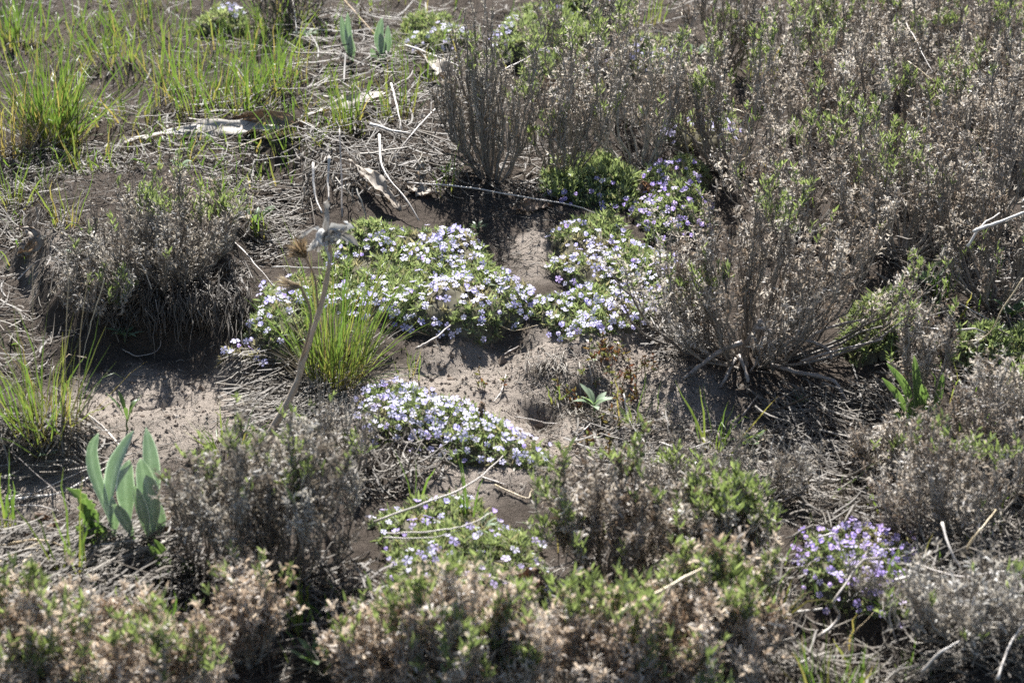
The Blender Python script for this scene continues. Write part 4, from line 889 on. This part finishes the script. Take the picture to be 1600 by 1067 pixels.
leafplant('woolly leaf clump at the top edge next to the far phlox', 'woolly_plant', 596, 95, [
    ([(595, 95), (592, 60), (597, 28)], 0.02, (0, -1, 0.3), 0, 0.4), ([(598, 96), (598, 75), (594, 52)], 0.018, (0, -1, 0.3), -0.02, -0.3), ([(601, 95), (606, 70), (606, 40)], 0.016, (0, -1, 0.3), 0, 0.3), ([(590, 96), (584, 85), (580, 76)], 0.014, (0, -1, 0.3), -0.02, 0.3)], 'woolly')
rosette('grey-green lupine-like seedling on the bare sand beside the red herbs', 928, 650, 9, 0.034, 0.010, 301, 'grey_forb', 0.7, 0.022)
rosette('dim seedling in the shade of the hummock', 196, 540, 8, 0.034, 0.007, 302, 'grey_forb', 0.5, 0.02)
rosette('upright seedling on sand behind the woolly clump', 200, 672, 6, 0.03, 0.007, 303, 'forb', 1.6, 0.02)
rosette('blue-green finger-leaved rosette in the sparse violet phlox', 748, 850, 14, 0.036, 0.005, 304, 'grey_forb', 0.9, 0.02)
rosette('small bright seedling above the broad phlox cushion', 745, 362, 9, 0.02, 0.005, 305, 'forb', 0.7, 0.006)
rosette('silvery rosette behind the hummock', 283, 270, 10, 0.026, 0.006, 306, 'grey_forb', 0.7, 0.012)
rosette('silvery seedling on the dark bank at the top edge', 480, 65, 10, 0.03, 0.008, 307, 'grey_forb', 0.6, 0.012)
rosette('broad-leaved seedling at the edge of the dark hollow', 400, 355, 7, 0.035, 0.010, 308, 'forb', 1.1, 0.006)
rosette('leaf rosette at the bottom edge beside the tan shrub', 490, 1045, 8, 0.034, 0.008, 309, 'forb', 1.1, 0.004)
rosette('second leaf rosette at the bottom edge under the far end of the tan shrub', 545, 1035, 7, 0.03, 0.007, 310, 'forb', 1.0, 0.004)
rosette('bright seedling in the straw below the grey stick', 695, 275, 7, 0.02, 0.006, 311, 'forb', 0.8, 0.004)
rosette('silver seedling on the back of the hummock', 120, 400, 8, 0.022, 0.007, 312, 'grey_forb', 0.5, 0.004)
rosette('pale seedling under the reddish-based grass', 75, 715, 8, 0.025, 0.007, 313, 'grey_forb', 0.5, 0.004)
rosette('shaded seedling below the leaning shrub', 1248, 632, 6, 0.022, 0.005, 314, 'forb', 0.7, 0.004)
rosette('green seedling below the broad-bladed tuft', 1172, 700, 5, 0.026, 0.012, 315, 'forb', 0.6, 0.006)
rosette('silvery seedling cluster under the tall dark shrub of the thicket', 1090, 90, 9, 0.028, 0.009, 316, 'grey_forb', 0.6, 0.006)
rosette('broad green seedling beneath the shaded tall blades', 1450, 460, 9, 0.034, 0.012, 317, 'forb', 0.7, 0.02)
rosette('green seedling in the deep shade past the spindly shrub', 1580, 500, 9, 0.034, 0.012, 318, 'forb', 0.7, 0.01)

def herb_patch(label, pts, seed, n, h=0.03):
    """tiny reddish annuals: one object per stem cluster"""
    r = np.random.default_rng(seed); base = G(*pts); root = thing('red_herb', label, 'herb', base, 'tiny reddish annual herbs')
    off = r.normal(0, 0.012, (n, 2)); b = base + np.stack([off[:, 0], off[:, 1], np.zeros(n)], -1); b[:, 2] = H(b[:, 0], b[:, 1]) - 0.002
    s = np.linspace(0, 1, 4)[None, :, None]; hh = h * r.uniform(0.6, 1.2, n)
    path = b[:, None] + (unit(Z + r.normal(0, 0.3, (n, 3))) * hh[:, None])[:, None] * s
    part('stem', Geo().add(*tubes(path, np.full((n, 4), 0.0006), 3), 0.15), M['red_forb'], root, 'stuff')
    k = 9; idx = np.repeat(np.arange(n), k); p, d = along(path, idx, r.uniform(0.35, 1, n * k))
    L = r.uniform(0.005, 0.011, n * k); v, f = scatter(LANCE[0], LANCE[1], p, unit(rdir(r, n * k) + Z * 0.5), rdir(r, n * k), L, L * 0.4)
    part('foliage', Geo().add(v, f, np.repeat(r.random(n * k), 6)), M['red_forb'], root, 'stuff')
for k, (x, y, n, lab) in enumerate([
    (930, 555, 5, 'reddish herb highest on the ridge of bare soil'), (958, 572, 8, 'dense reddish herb clump below the flat phlox cushion'), (975, 600, 9, 'red and green herb clump beside the wiry blades'),
    (945, 590, 6, 'thin reddish herb by the pale upright straw'), (990, 630, 6, 'red herb just past the grey-green seedling'), (895, 622, 5, 'herb sprig beyond the burrow-like pit'),
    (905, 640, 4, 'red herb touching the grey-green seedling'), (755, 608, 4, 'lone rusty herb at the back of the pale phlox cushion'), (960, 665, 4, 'low red herb below the grey-green seedling'),
    (930, 700, 4, 'red-stemmed herb on the sand near the orange straw'), (960, 720, 5, 'red-stemmed herb beside the grey dead shrub'), (1000, 585, 5, 'herb with one orange leaf behind the wiry blades')]):
    herb_patch(lab, (x, y), 330 + k, n)

# ------------------------------------------------------------------ dead broad leaves
def dead_leaf(label, pts, wd, facing, cup=0.5, mat='dead_leaf', wave=0.35, n=18, tone=0.5, seed=0):
    c = pix_path(pts); r = np.random.default_rng(700 + seed)
    v, f, t = broad_leaf(c, wd, facing, cup, n, 9, 0.45, 0.15, wave=wave, basew=0.35, rim=False)
    v = v + r.normal(0, 0.0018, v.shape)
    m = c.mean(0); g = Geo(); g.add(v, f, np.clip(tone + r.normal(0, 0.08, len(v)), 0, 1))
    o = link('dead_leaf', g.mesh('dead_leaf', M[mat], m), None, tuple(float(q) for q in m))
    if wd > 0.012:
        sm = o.modifiers.new('thickness', 'SOLIDIFY'); sm.thickness = 0.0005
    return tag(o, label, 'leaf', 'dead broad leaves')
dead_leaf('long grey-tan dead leaf lying along the straw heap', [(195, 222, .012), (260, 208, .016), (320, 203, .02), (375, 200, .022), (430, 198, .022), (475, 192, .02)], 0.042, (0, -0.3, 1), 0.1, tone=0.95, wave=0.3)
dead_leaf('brown curled dead leaf arching up from the long grey-tan leaf', [(345, 200, .02), (375, 186, .035), (410, 181, .04), (450, 186, .036), (474, 200, .02)], 0.028, (0.1, -1, 0.1), 0.5, mat='dead_leaf', tone=0.3, seed=1)
dead_leaf('flat pale dead leaf continuing behind the curled one', [(480, 180, .03), (530, 165, .03), (580, 150, .03), (620, 140, .025)], 0.034, (0, -0.3, 1), 0.15, tone=0.85, seed=2)
dead_leaf('rolled pale leaf with a brown lip near the tall grey shrub', [(655, 85, .03), (680, 105, .035), (700, 122, .04), (712, 128, .04)], 0.034, (0.3, -0.7, 0.6), 0.8, tone=0.7, seed=3)
dead_leaf('flat tan leaf scrap beside the thin grey stick', [(638, 292, .01), (660, 298, .01), (685, 300, .008)], 0.03, (0, -0.2, 1), 0.2, tone=0.55, seed=4)
dead_leaf('grey matted dead leaf drooping towards the broad phlox cushion', [(545, 250, .03), (575, 275, .03), (600, 300, .025), (625, 330, .012)], 0.026, (0.3, -0.5, 1), 0.5, tone=0.55, seed=5)
dead_leaf('brown papery leaf in the sparse violet phlox', [(808, 912, .03), (825, 905, .035), (843, 893, .035)], 0.03, (0, -1, 0.5), 0.3, mat='brown_leaf', tone=0.75, seed=6)
dead_leaf('orange-brown leaf standing in the purple phlox', [(1012, 318, .0), (1008, 300, .02), (1003, 283, .035)], 0.026, (0.4, -1, 0.2), 0.4, mat='brown_leaf', tone=0.8, seed=7)
dead_leaf('dark brown leaf in the shade under the tall shrubs', [(800, 328, .008), (830, 322, .012), (862, 320, .008)], 0.026, (0, -0.4, 1), 0.3, mat='brown_leaf', tone=0.5, seed=8)
dead_leaf('tan curled leaf ring at the frame edge above the hummock flank', [(30, 356, .03), (50, 362, .035), (55, 378, .03), (45, 392, .02), (28, 398, .012)], 0.022, (0.3, -0.8, 0.6), 0.7, tone=0.45, seed=9)
dead_leaf('brown leaf hiding behind the woolly clump', [(255, 830, .01), (262, 815, .02), (272, 806, .02)], 0.028, (0, -1, 0.5), 0.3, mat='brown_leaf', tone=0.9, seed=10)
dead_leaf('pale leaf patch seen through thicket stems', [(1290, 205, .02), (1305, 195, .02), (1318, 190, .02)], 0.024, (0, -1, 0.6), 0.2, tone=0.7, seed=11)
dead_leaf('rusty dead leaf among the twiggy shrub stems', [(845, 140, .05), (858, 132, .06), (868, 128, .06)], 0.028, (0, -1, 0.4), 0.4, mat='brown_leaf', tone=0.85, seed=12)
dead_leaf('white frayed leaf scrap upright in the straw', [(660, 285, .0), (657, 268, .02), (662, 254, .035)], 0.016, (0, -1, 0.2), 0.3, tone=0.98, seed=13)
dead_leaf('brown clod-like leaf by the bent straw at the frame edge', [(45, 838, .01), (68, 822, .02), (88, 812, .02)], 0.03, (0, -0.6, 1), 0.6, mat='brown_leaf', tone=0.4, seed=14)
dead_leaf('small orange leaf tucked in the pale phlox cushion', [(752, 650, .03), (752, 640, .04), (753, 628, .05)], 0.008, (0, -1, 0.2), 0.2, mat='brown_leaf', tone=0.95, seed=15)

# ------------------------------------------------------------------ the bent dead flower stalk
def dead_flower():
    r = np.random.default_rng(77); base = G(398, 726); y0 = base[1]
    root = thing('dead_flower_stalk', 'tall bent dead flower stalk with two spiky seed heads and withered leaves', 'dead flower', base)
    def path(p, y1, n=26):
        c = [at_depth(np.array(float(a)), np.array(float(b)), y0 + d) for a, b, d in p]
        return smooth_path(c, n)
    p = path([(398, 726, 0), (418, 682, 0.0), (448, 632, .005), (466, 592, .01), (472, 566, .012), (488, 520, .015), (503, 472, .02), (512, 430, .02), (516, 395, .02), (510, 366, .015)], 0)
    rad = np.interp(np.linspace(0, 1, 26), [0, 0.5, 0.9, 1], [0.0052, 0.0042, 0.0032, 0.0034]) * (1 + r.normal(0, 0.10, 26))
    part('stem', Geo().add(*tubes(p[None], rad[None], 9), 0.78 + r.normal(0, 0.12, 26 * 9)), M['stalk'], root)
    for q, rr in (([(497, 487, .02), (494, 450, .015), (490, 428, .01), (477, 401, .0)], 0.0017), ([(468, 570, .012), (480, 530, .0), (486, 500, -.005), (482, 475, -.01), (470, 448, -.015)], 0.0018)):
        pp = path(q, 0, 14); part('side_stem', Geo().add(*tubes(pp[None], np.full((1, 14), rr), 6), 0.42), M['stalk'], root)
    def head(px, py, d, axis, n, L, tone, spread, core):
        c = at_depth(np.array(px), np.array(py), y0 + d); axis = unit(np.array(axis))
        D = unit(axis + rdir(r, n) * spread); g = Geo()
        s = np.linspace(0, 1, 5)[None, :, None]; l = L * r.uniform(0.6, 1.1, n)
        pth = c + rdir(r, n)[:, None] * 0.003 + D[:, None] * l[:, None, None] * s + rdir(r, n)[:, None] * 0.004 * s ** 2
        sd = unit(np.cross(D, rdir(r, n)))[:, None] + np.zeros_like(pth)
        v, f = ribbons(pth, sd, (0.0024 * r.uniform(0.6, 1.3, n))[:, None] * np.array([0.8, 1, 0.9, 0.6, 0.08]), 0.2)
        g.add(v, f, np.clip(np.repeat(r.normal(tone, 0.15, n), 15) + np.tile(np.repeat([-0.2, -0.1, 0, 0.1, 0.2], 3), n), 0, 1))
        h = part('seed_head', g, M['bract'], root, 'stuff')
        cv = ICO_V * core * (1 + r.normal(0, 0.1, (12, 1))) + c
        gg = Geo(); gg.add(cv, [ICO_F], 0.12); part('disc', gg, M['bract'], h).location = Vector((0, 0, 0)) 
    head(476, 400, .0, (-0.5, -0.1, 0.7), 110, 0.029, 0.45, 0.75, 0.0075)
    head(466, 447, -.015, (-0.95, -0.1, 0.15), 44, 0.034, 0.78, 0.42, 0.005)
    # shrivelled remains of the head: many narrow crumpled leaves, most of them hanging
    top = p[-1]
    for k in range(24):
        a = r.uniform(0, 6.28); out = np.array([math.cos(a), math.sin(a) * 0.6, 0]); l = r.uniform(0.02, 0.044); up = r.normal(0.1, 0.6)
        o0 = top + r.normal(0, 0.0025, 3) - Z * r.uniform(0, 0.014)
        pp = [o0, o0 + out * l * 0.35 + Z * l * (0.25 + up * 0.3), o0 + out * l * 0.75 + Z * l * up * 0.6 + r.normal(0, 0.003, 3), o0 + out * l * 0.9 + Z * l * (up - 0.2) + r.normal(0, 0.004, 3)]
        v, f, t = broad_leaf(pp, r.uniform(0.005, 0.010), unit(np.array([0, -1, 0.4]) + r.normal(0, 0.5, 3)), 0.8, 8, 5, 0.35, 0.25, wave=0.8, basew=0.45, rim=False)
        part('withered_leaf', Geo().add(v + r.normal(0, 0.0009, v.shape), f, np.clip(r.uniform(0.4, 1.0) + r.normal(0, 0.12, len(v)), 0, 1)), M['felt'], root)
dead_flower()

# ------------------------------------------------------------------ single sticks and straws
ST, SW = 'stick', 'straw_stick'
def sticks(rows_):
    for i, (lab, pts, rad, tone, mat) in enumerate(rows_):
        nm, ct = ('dead_stick', 'stick') if mat == ST else ('dry_straw', 'straw')
        stick(lab, pts, rad, tone, mat, i, nm, ct, 'loose sticks and dry stems')
sticks([
    ('long thin grey stick lying over dark soil above the phlox', [(636, 285, .015), (720, 291, .03), (800, 304, .035), (900, 322, .03), (946, 341, .01)], 2.0, 0.8, ST),
    ('longest grey stem arching over the sparse violet phlox', [(585, 815, .03), (665, 786, .06), (732, 758, .07), (786, 712, .07)], 2.0, 0.75, ST),
    ('middle pale stem curving over the sparse violet phlox', [(604, 833, .04), (665, 830, .05), (709, 825, .055), (739, 817, .055), (768, 800, .05)], 1.6, 0.8, ST),
    ('lowest pale stem lying across the sparse violet phlox', [(600, 840, .04), (672, 840, .045), (719, 828, .05)], 1.3, 0.85, ST),
    ('thick yellow straw lying on the sprouting shrubs', [(963, 962, .135), (1030, 927, .16), (1097, 888, .17)], 3.4, 0.95, SW),
    ('pale stick running from the reddish grass down the sand', [(136, 648, .02), (165, 672, .012), (190, 698, .008)], 3.2, 0.9, ST),
    ('thick pale stick on the sand behind the woolly clump', [(8, 781), (60, 773), (105, 764), (140, 746), (174, 724)], 3.0, 0.9, ST),
    ('thin pale stick lying parallel above the thick one on the sand', [(10, 776), (40, 770), (84, 755), (136, 733)], 1.7, 0.9, ST),
    ('short curved stick on the sand at the frame edge', [(13, 794), (39, 788), (67, 790), (92, 798)], 1.6, 0.85, ST),
    ('dark thin stem slanting in front of the woolly clump', [(12, 702, .02), (75, 757, .04), (125, 800, .05), (190, 835, .05), (250, 868, .04)], 1.0, 0.2, ST),
    ('straight straw under the reddish grass bank', [(0, 727), (60, 724), (113, 723)], 1.2, 0.8, ST),
    ('upper of three bent tan straws at the frame edge', [(-10, 854, .02), (30, 846, .03), (64, 843, .035), (108, 856, .02)], 2.4, 0.6, SW),
    ('middle of three bent tan straws at the frame edge', [(-10, 884, .02), (30, 863, .03), (66, 846, .035)], 2.9, 0.9, SW),
    ('lowest of three bent tan straws at the frame edge', [(-10, 905, .015), (30, 882, .025), (62, 856, .03)], 2.2, 0.8, SW),
    ('thick pale slanting stalk in the straw heap above the tan shrub', [(30, 985, .02), (62, 940, .03), (92, 898, .03)], 3.8, 0.9, ST),
    ('short pale stalk below the thick slanting one', [(49, 1030, .03), (76, 992, .035)], 3.4, 0.85, ST),
    ('tan stalk stub standing in the tan shrub', [(76, 1034, .03), (106, 985, .045)], 3.6, 0.8, SW),
    ('smooth grey stem bending below the woolly clump', [(100, 870, .01), (150, 854, .02), (202, 845, .025), (222, 843, .02)], 2.0, 0.8, ST),
    ('pale knobby twig lying in the grey bushy shrub', [(389, 776, .10), (408, 768, .11), (440, 769, .11)], 2.2, 0.95, ST),
    ('short pale stem crossing dark soil under the grey bushy shrub', [(352, 914, .02), (393, 911, .02)], 1.8, 0.9, ST),
    ('stout pale stick on the straw heap', [(578, 194, .035), (610, 203, .035), (643, 210, .03)], 3.6, 0.95, ST),
    ('crossed grey stick slanting over the straw heap', [(686, 166, .06), (652, 202, .05), (612, 252, .02)], 2.8, 0.7, ST),
    ('pale upright stem in the straw beside the flat pale leaf', [(611, 131, .06), (620, 165, .05), (628, 203, .03)], 2.6, 0.95, ST),
    ('long pale stem curving down to the broad phlox cushion', [(592, 210, .05), (597, 260, .04), (628, 305, .03), (655, 345, .01)], 2.8, 0.9, ST),
    ('grey standing stub in the straw with a broken top', [(534, 338, .0), (533, 270, .05), (530, 202, .09)], 2.6, 0.55, ST),
    ('bleached stem hanging over the dark hollow', [(489, 255, .05), (494, 305, .02), (503, 333, .006)], 3.2, 0.98, ST),
    ('short bleached stub beside the hanging stem', [(515, 245, .05), (513, 280, .03), (514, 313, .01)], 3.6, 0.98, ST),
    ('thin stick bridging the dark hollow', [(398, 251, .03), (437, 246, .035), (472, 241, .035)], 1.5, 0.8, ST),
    ('tan straw slanting up to the curled dead leaf', [(360, 234, .02), (417, 212, .03), (472, 187, .045)], 1.4, 0.9, SW),
    ('tan straw crossing in front of the brown leaf curl', [(388, 208, .03), (415, 180, .06), (440, 152, .08)], 1.1, 0.8, SW),
    ('thin stem running from the curled leaf tip', [(470, 190, .035), (500, 207, .03), (524, 220, .02)], 1.4, 0.8, ST),
    ('thick grey stick beside the rolled pale leaf', [(634, 71, .04), (675, 86, .05), (722, 106, .04)], 2.8, 0.85, ST),
    ('grey stick along the straw at the top edge', [(462, 44, .02), (530, 49, .03), (597, 61, .035), (641, 72, .03)], 2.2, 0.7, ST),
    ('orange-brown stem slanting through the woolly leaves', [(538, 0, .03), (577, 44, .03), (618, 82, .02)], 1.8, 0.35, SW),
    ('curled tan stem tip above the rolled leaf', [(705, 52, .08), (718, 42, .10), (735, 40, .10), (748, 47, .09)], 1.8, 0.9, SW),
    ('pale straw lying across the upright grass', [(380, 68, .01), (420, 73, .012), (468, 76, .01)], 1.6, 0.9, ST),
    ('white upright straw at the top edge near the orange-brown stem', [(457, 0, .06), (462, 35, .04), (464, 70, .01)], 1.6, 0.98, ST),
    ('grey slanting limb through the tall grey shrub', [(784, 112, .14), (820, 93, .15), (858, 72, .15)], 2.2, 0.6, ST),
    ('straw lying on top of the corner thicket', [(1418, 96, .22), (1460, 128, .2), (1503, 161, .18)], 1.7, 0.98, SW),
    ('straw caught in the green-tipped shrub', [(1124, 165, .12), (1170, 178, .12), (1215, 193, .11)], 1.7, 0.95, SW),
    ('thin grey straw across the far corner shrub', [(1416, 36, .2), (1436, 72, .2), (1457, 112, .18)], 1.3, 0.8, ST),
    ('white broken twig on the shrub flank', [(1352, 233, .14), (1368, 246, .13), (1381, 264, .12)], 2.4, 0.98, ST),
    ('thin leaning straw low in the corner thicket', [(1513, 258, .14), (1499, 304, .1), (1480, 350, .06)], 1.2, 0.8, SW),
    ('bleached forked branch at the frame edge below the tall brown shrub', [(1520, 362, .25), (1560, 347, .26), (1605, 330, .27)], 3.8, 0.95, ST),
    ('short bleached branch crossing the forked one', [(1512, 385, .22), (1535, 352, .25), (1562, 333, .26)], 2.6, 0.9, ST),
    ('long kinked straw over the shaded green mat', [(1600, 434, .2), (1568, 482, .15), (1539, 527, .1), (1472, 539, .08)], 1.5, 0.9, SW),
    ('pale crooked stick over the shaded green mat', [(1446, 512, .1), (1482, 516, .1), (1516, 513, .1), (1539, 520, .09)], 2.5, 0.9, ST),
    ('thin pale twig in the dark gap above the crooked stick', [(1500, 474, .05), (1524, 488, .05), (1548, 500, .04)], 1.6, 0.75, ST),
    ('tan upright stub in the brown shrub at the frame edge', [(1554, 642, .08), (1550, 666, .06), (1545, 690, .03)], 3.4, 0.9, SW),
    ('kinked tan straw in front of the tall brown shrub', [(1480, 440, .1), (1460, 470, .06), (1447, 500, .03)], 1.4, 0.5, ST),
    ('thick brown limb below the rounded green-capped shrub', [(1055, 889, .04), (1100, 863, .05), (1131, 858, .06), (1172, 830, .07)], 4.2, 0.3, ST),
    ('crooked grey limb crossing the violet phlox', [(1279, 994, .02), (1310, 967, .03), (1303, 943, .05), (1327, 910, .06), (1347, 879, .06), (1376, 871, .06)], 3.0, 0.65, ST),
    ('stout pale stub at the edge of the violet phlox', [(1398, 908, .06), (1415, 903, .06), (1432, 898, .06)], 4.2, 0.9, ST),
    ('pale twig dropping from the stout stub', [(1410, 908, .06), (1422, 926, .05), (1432, 942, .04)], 2.6, 0.8, ST),
    ('curving grey twig dropping past the violet phlox', [(1404, 920, .05), (1391, 963, .03), (1402, 1010, .01)], 2.6, 0.7, ST),
    ('bleached slanting twig in the dry shrub', [(1472, 816, .08), (1485, 859, .06), (1503, 891, .04)], 2.6, 0.98, ST),
    ('tan straight stem across the dry shrub', [(1510, 857, .06), (1532, 827, .08), (1556, 796, .09)], 2.2, 0.85, SW),
    ('kinked thin stem on the upper violet phlox', [(1276, 840, .04), (1303, 834, .05), (1311, 843, .05), (1314, 860, .04)], 1.7, 0.8, ST),
    ('straight pale stem at the lower edge of the violet phlox', [(1240, 956, .02), (1285, 950, .025)], 2.2, 0.95, ST),
    ('thin tan stem below the violet phlox', [(1316, 1010, .02), (1340, 982, .03), (1366, 955, .04)], 1.2, 0.7, SW),
    ('slanting pale stem beside the bottom edge grass tuft', [(1240, 1040, .02), (1270, 1028, .03), (1298, 1018, .03)], 2.2, 0.9, ST),
    ('stout grey twig in the bottom corner tangle', [(1450, 960, .05), (1490, 945, .05), (1540, 950, .05)], 2.6, 0.7, ST),
    ('bleached twig lowest in the bottom corner tangle', [(1440, 1050, .03), (1470, 1020, .05), (1500, 1000, .06)], 2.4, 0.95, ST),
    ('crossing twig at the frame edge in the corner tangle', [(1560, 1060, .04), (1575, 1010, .06), (1600, 975, .07)], 2.4, 0.85, ST),
    ('long grey twig bordering the dry shrub and corner tangle', [(1430, 880, .07), (1500, 900, .07), (1560, 890, .07), (1610, 900, .07)], 2.0, 0.7, ST),
    ('pale upright straw above the grey-green seedling', [(920, 570, .03), (925, 590, .015), (924, 604, .004)], 1.3, 0.95, ST),
    ('long kinked pale straw standing over the sand', [(975, 615, .05), (983, 657, .03), (1006, 690, .02), (1008, 718, .008)], 1.5, 0.98, ST),
    ('short stick at the foot of the kinked pale straw', [(977, 669), (990, 680), (1002, 693)], 2.2, 0.85, ST),
    ('grey root stub below the grey-green seedling', [(898, 691), (911, 674, .01), (927, 660, .015)], 2.4, 0.65, ST),
    ('thin straw from the pale phlox to the seedling', [(804, 651), (867, 662), (922, 662)], 1.1, 0.85, ST),
    ('long orange straw lying on the sand', [(868, 705), (924, 684), (959, 669), (1010, 655)], 1.1, 0.45, SW),
    ('dark short stick meeting the kinked pale straw', [(978, 670, .004), (1014, 661, .006)], 2.2, 0.25, ST),
    ('dark root on the ridge of bare soil', [(783, 558, .004), (797, 549, .008), (811, 541, .006)], 3.6, 0.12, ST),
    ('thin pale rootlet trailing down the ridge', [(790, 585), (782, 611), (770, 628)], 1.3, 0.9, ST),
    ('frayed grey dead branch in the shade below the broad phlox', [(650, 545, .015), (668, 534, .025), (686, 523, .03), (704, 508, .03)], 2.8, 0.5, ST),
    ('thin side twig of straw hanging under the broad phlox', [(681, 530, .02), (688, 545, .012), (694, 558, .004)], 0.9, 0.8, ST),
    ('curved tan straw linking the two phlox cushions', [(774, 503, .02), (800, 517, .008), (840, 508, .015)], 1.1, 0.85, SW),
    ('bent tan straw on the dirt under the pale phlox cushion', [(773, 757), (822, 778, .006), (830, 767, .008), (838, 764, .006)], 1.5, 0.85, SW),
    ('grey stick in the shadow of the pale phlox cushion', [(753, 745), (792, 758)], 2.2, 0.7, ST),
    ('tan stem leaning over the sandy hollow from the reddish grass', [(163, 436, .10), (150, 480, .07), (138, 520, .04), (128, 566, .01)], 1.3, 0.9, SW),
    ('hooked thin stem hanging from the hummock', [(192, 546, .006), (216, 556, .006), (250, 539, .01), (243, 468, .04)], 1.1, 0.6, ST),
    ('stick sloping down the back of the hummock', [(297, 350, .03), (317, 364, .03), (338, 378, .02)], 1.8, 0.9, ST),
    ('long pale stem running towards the seed heads', [(366, 378, .02), (400, 415, .025), (434, 453, .03)], 1.6, 0.9, ST),
    ('horizontal straw behind the seed heads', [(426, 417, .05), (470, 418, .05), (515, 418, .05)], 1.3, 0.95, ST),
    ('hooked bleached twig on the hummock front', [(187, 418, .05), (205, 410, .07), (222, 416, .06), (237, 452, .03)], 2.0, 0.95, ST),
    ('thin straw on the dark soil at the frame edge', [(28, 436), (50, 415, .006), (75, 393, .01)], 1.3, 0.9, ST),
    ('pale stem lying over the flat grey dead shrub', [(1030, 690, .03), (1070, 700, .04), (1110, 690, .05)], 2.0, 0.85, ST),
    ('curved tan straw ending on the sunlit sand', [(1168, 692), (1192, 686), (1206, 672, .008), (1212, 655, .014)], 1.5, 0.9, SW),
    ('short pale stub on sunlit sand below the leaning shrub', [(1241, 690, .004), (1244, 676, .008)], 2.6, 0.98, ST),
    ('dark upright twig at the edge of the shrub shade', [(1160, 650), (1172, 634, .015), (1184, 618, .03)], 2.4, 0.35, ST),
])
def stone(label, px, py, s, seed, tone):
    r = np.random.default_rng(seed); c = G(px, py); V = ICO_V * (1 + r.normal(0, 0.14, (12, 1))) * np.array([1.2, 1.0, 0.6]) * s
    g = Geo(); g.add(V + c, [ICO_F], tone); o = link('stone', g.mesh('stone', M['clod'], c), None, tuple(float(q) for q in c))
    sb = o.modifiers.new('rounding', 'SUBSURF'); sb.levels = sb.render_levels = 1
    return tag(o, label, 'stone', 'loose stones on the sand')
for k, (x, y, s, t, lab) in enumerate([
    (274, 652, .009, .9, 'palest stone on the sandy hollow'), (261, 651, .006, .3, 'dark stone touching the palest one'), (222, 651, .005, .25, 'small dark clod near the upright seedling'),
    (233, 641, .005, .2, 'dark pebble in the middle of the sandy hollow'), (207, 600, .005, .2, 'dark clod at the shadow edge'), (228, 592, .006, .15, 'flat dark clod just below the shadow edge'),
    (908, 708, .006, .9, 'pale pebble on the sand below the orange straw'), (704, 593, .008, .5, 'brown clod behind the pale phlox cushion'), (135, 723, .006, .5, 'grey pebble by the thick pale stick'), (133, 765, .008, .5, 'flat pebble between sticks on the sand'), (1010, 680, .008, .6, 'rounded tan pebble by the kinked straw')]):
    stone(lab, x, y, s, 800 + k, t)
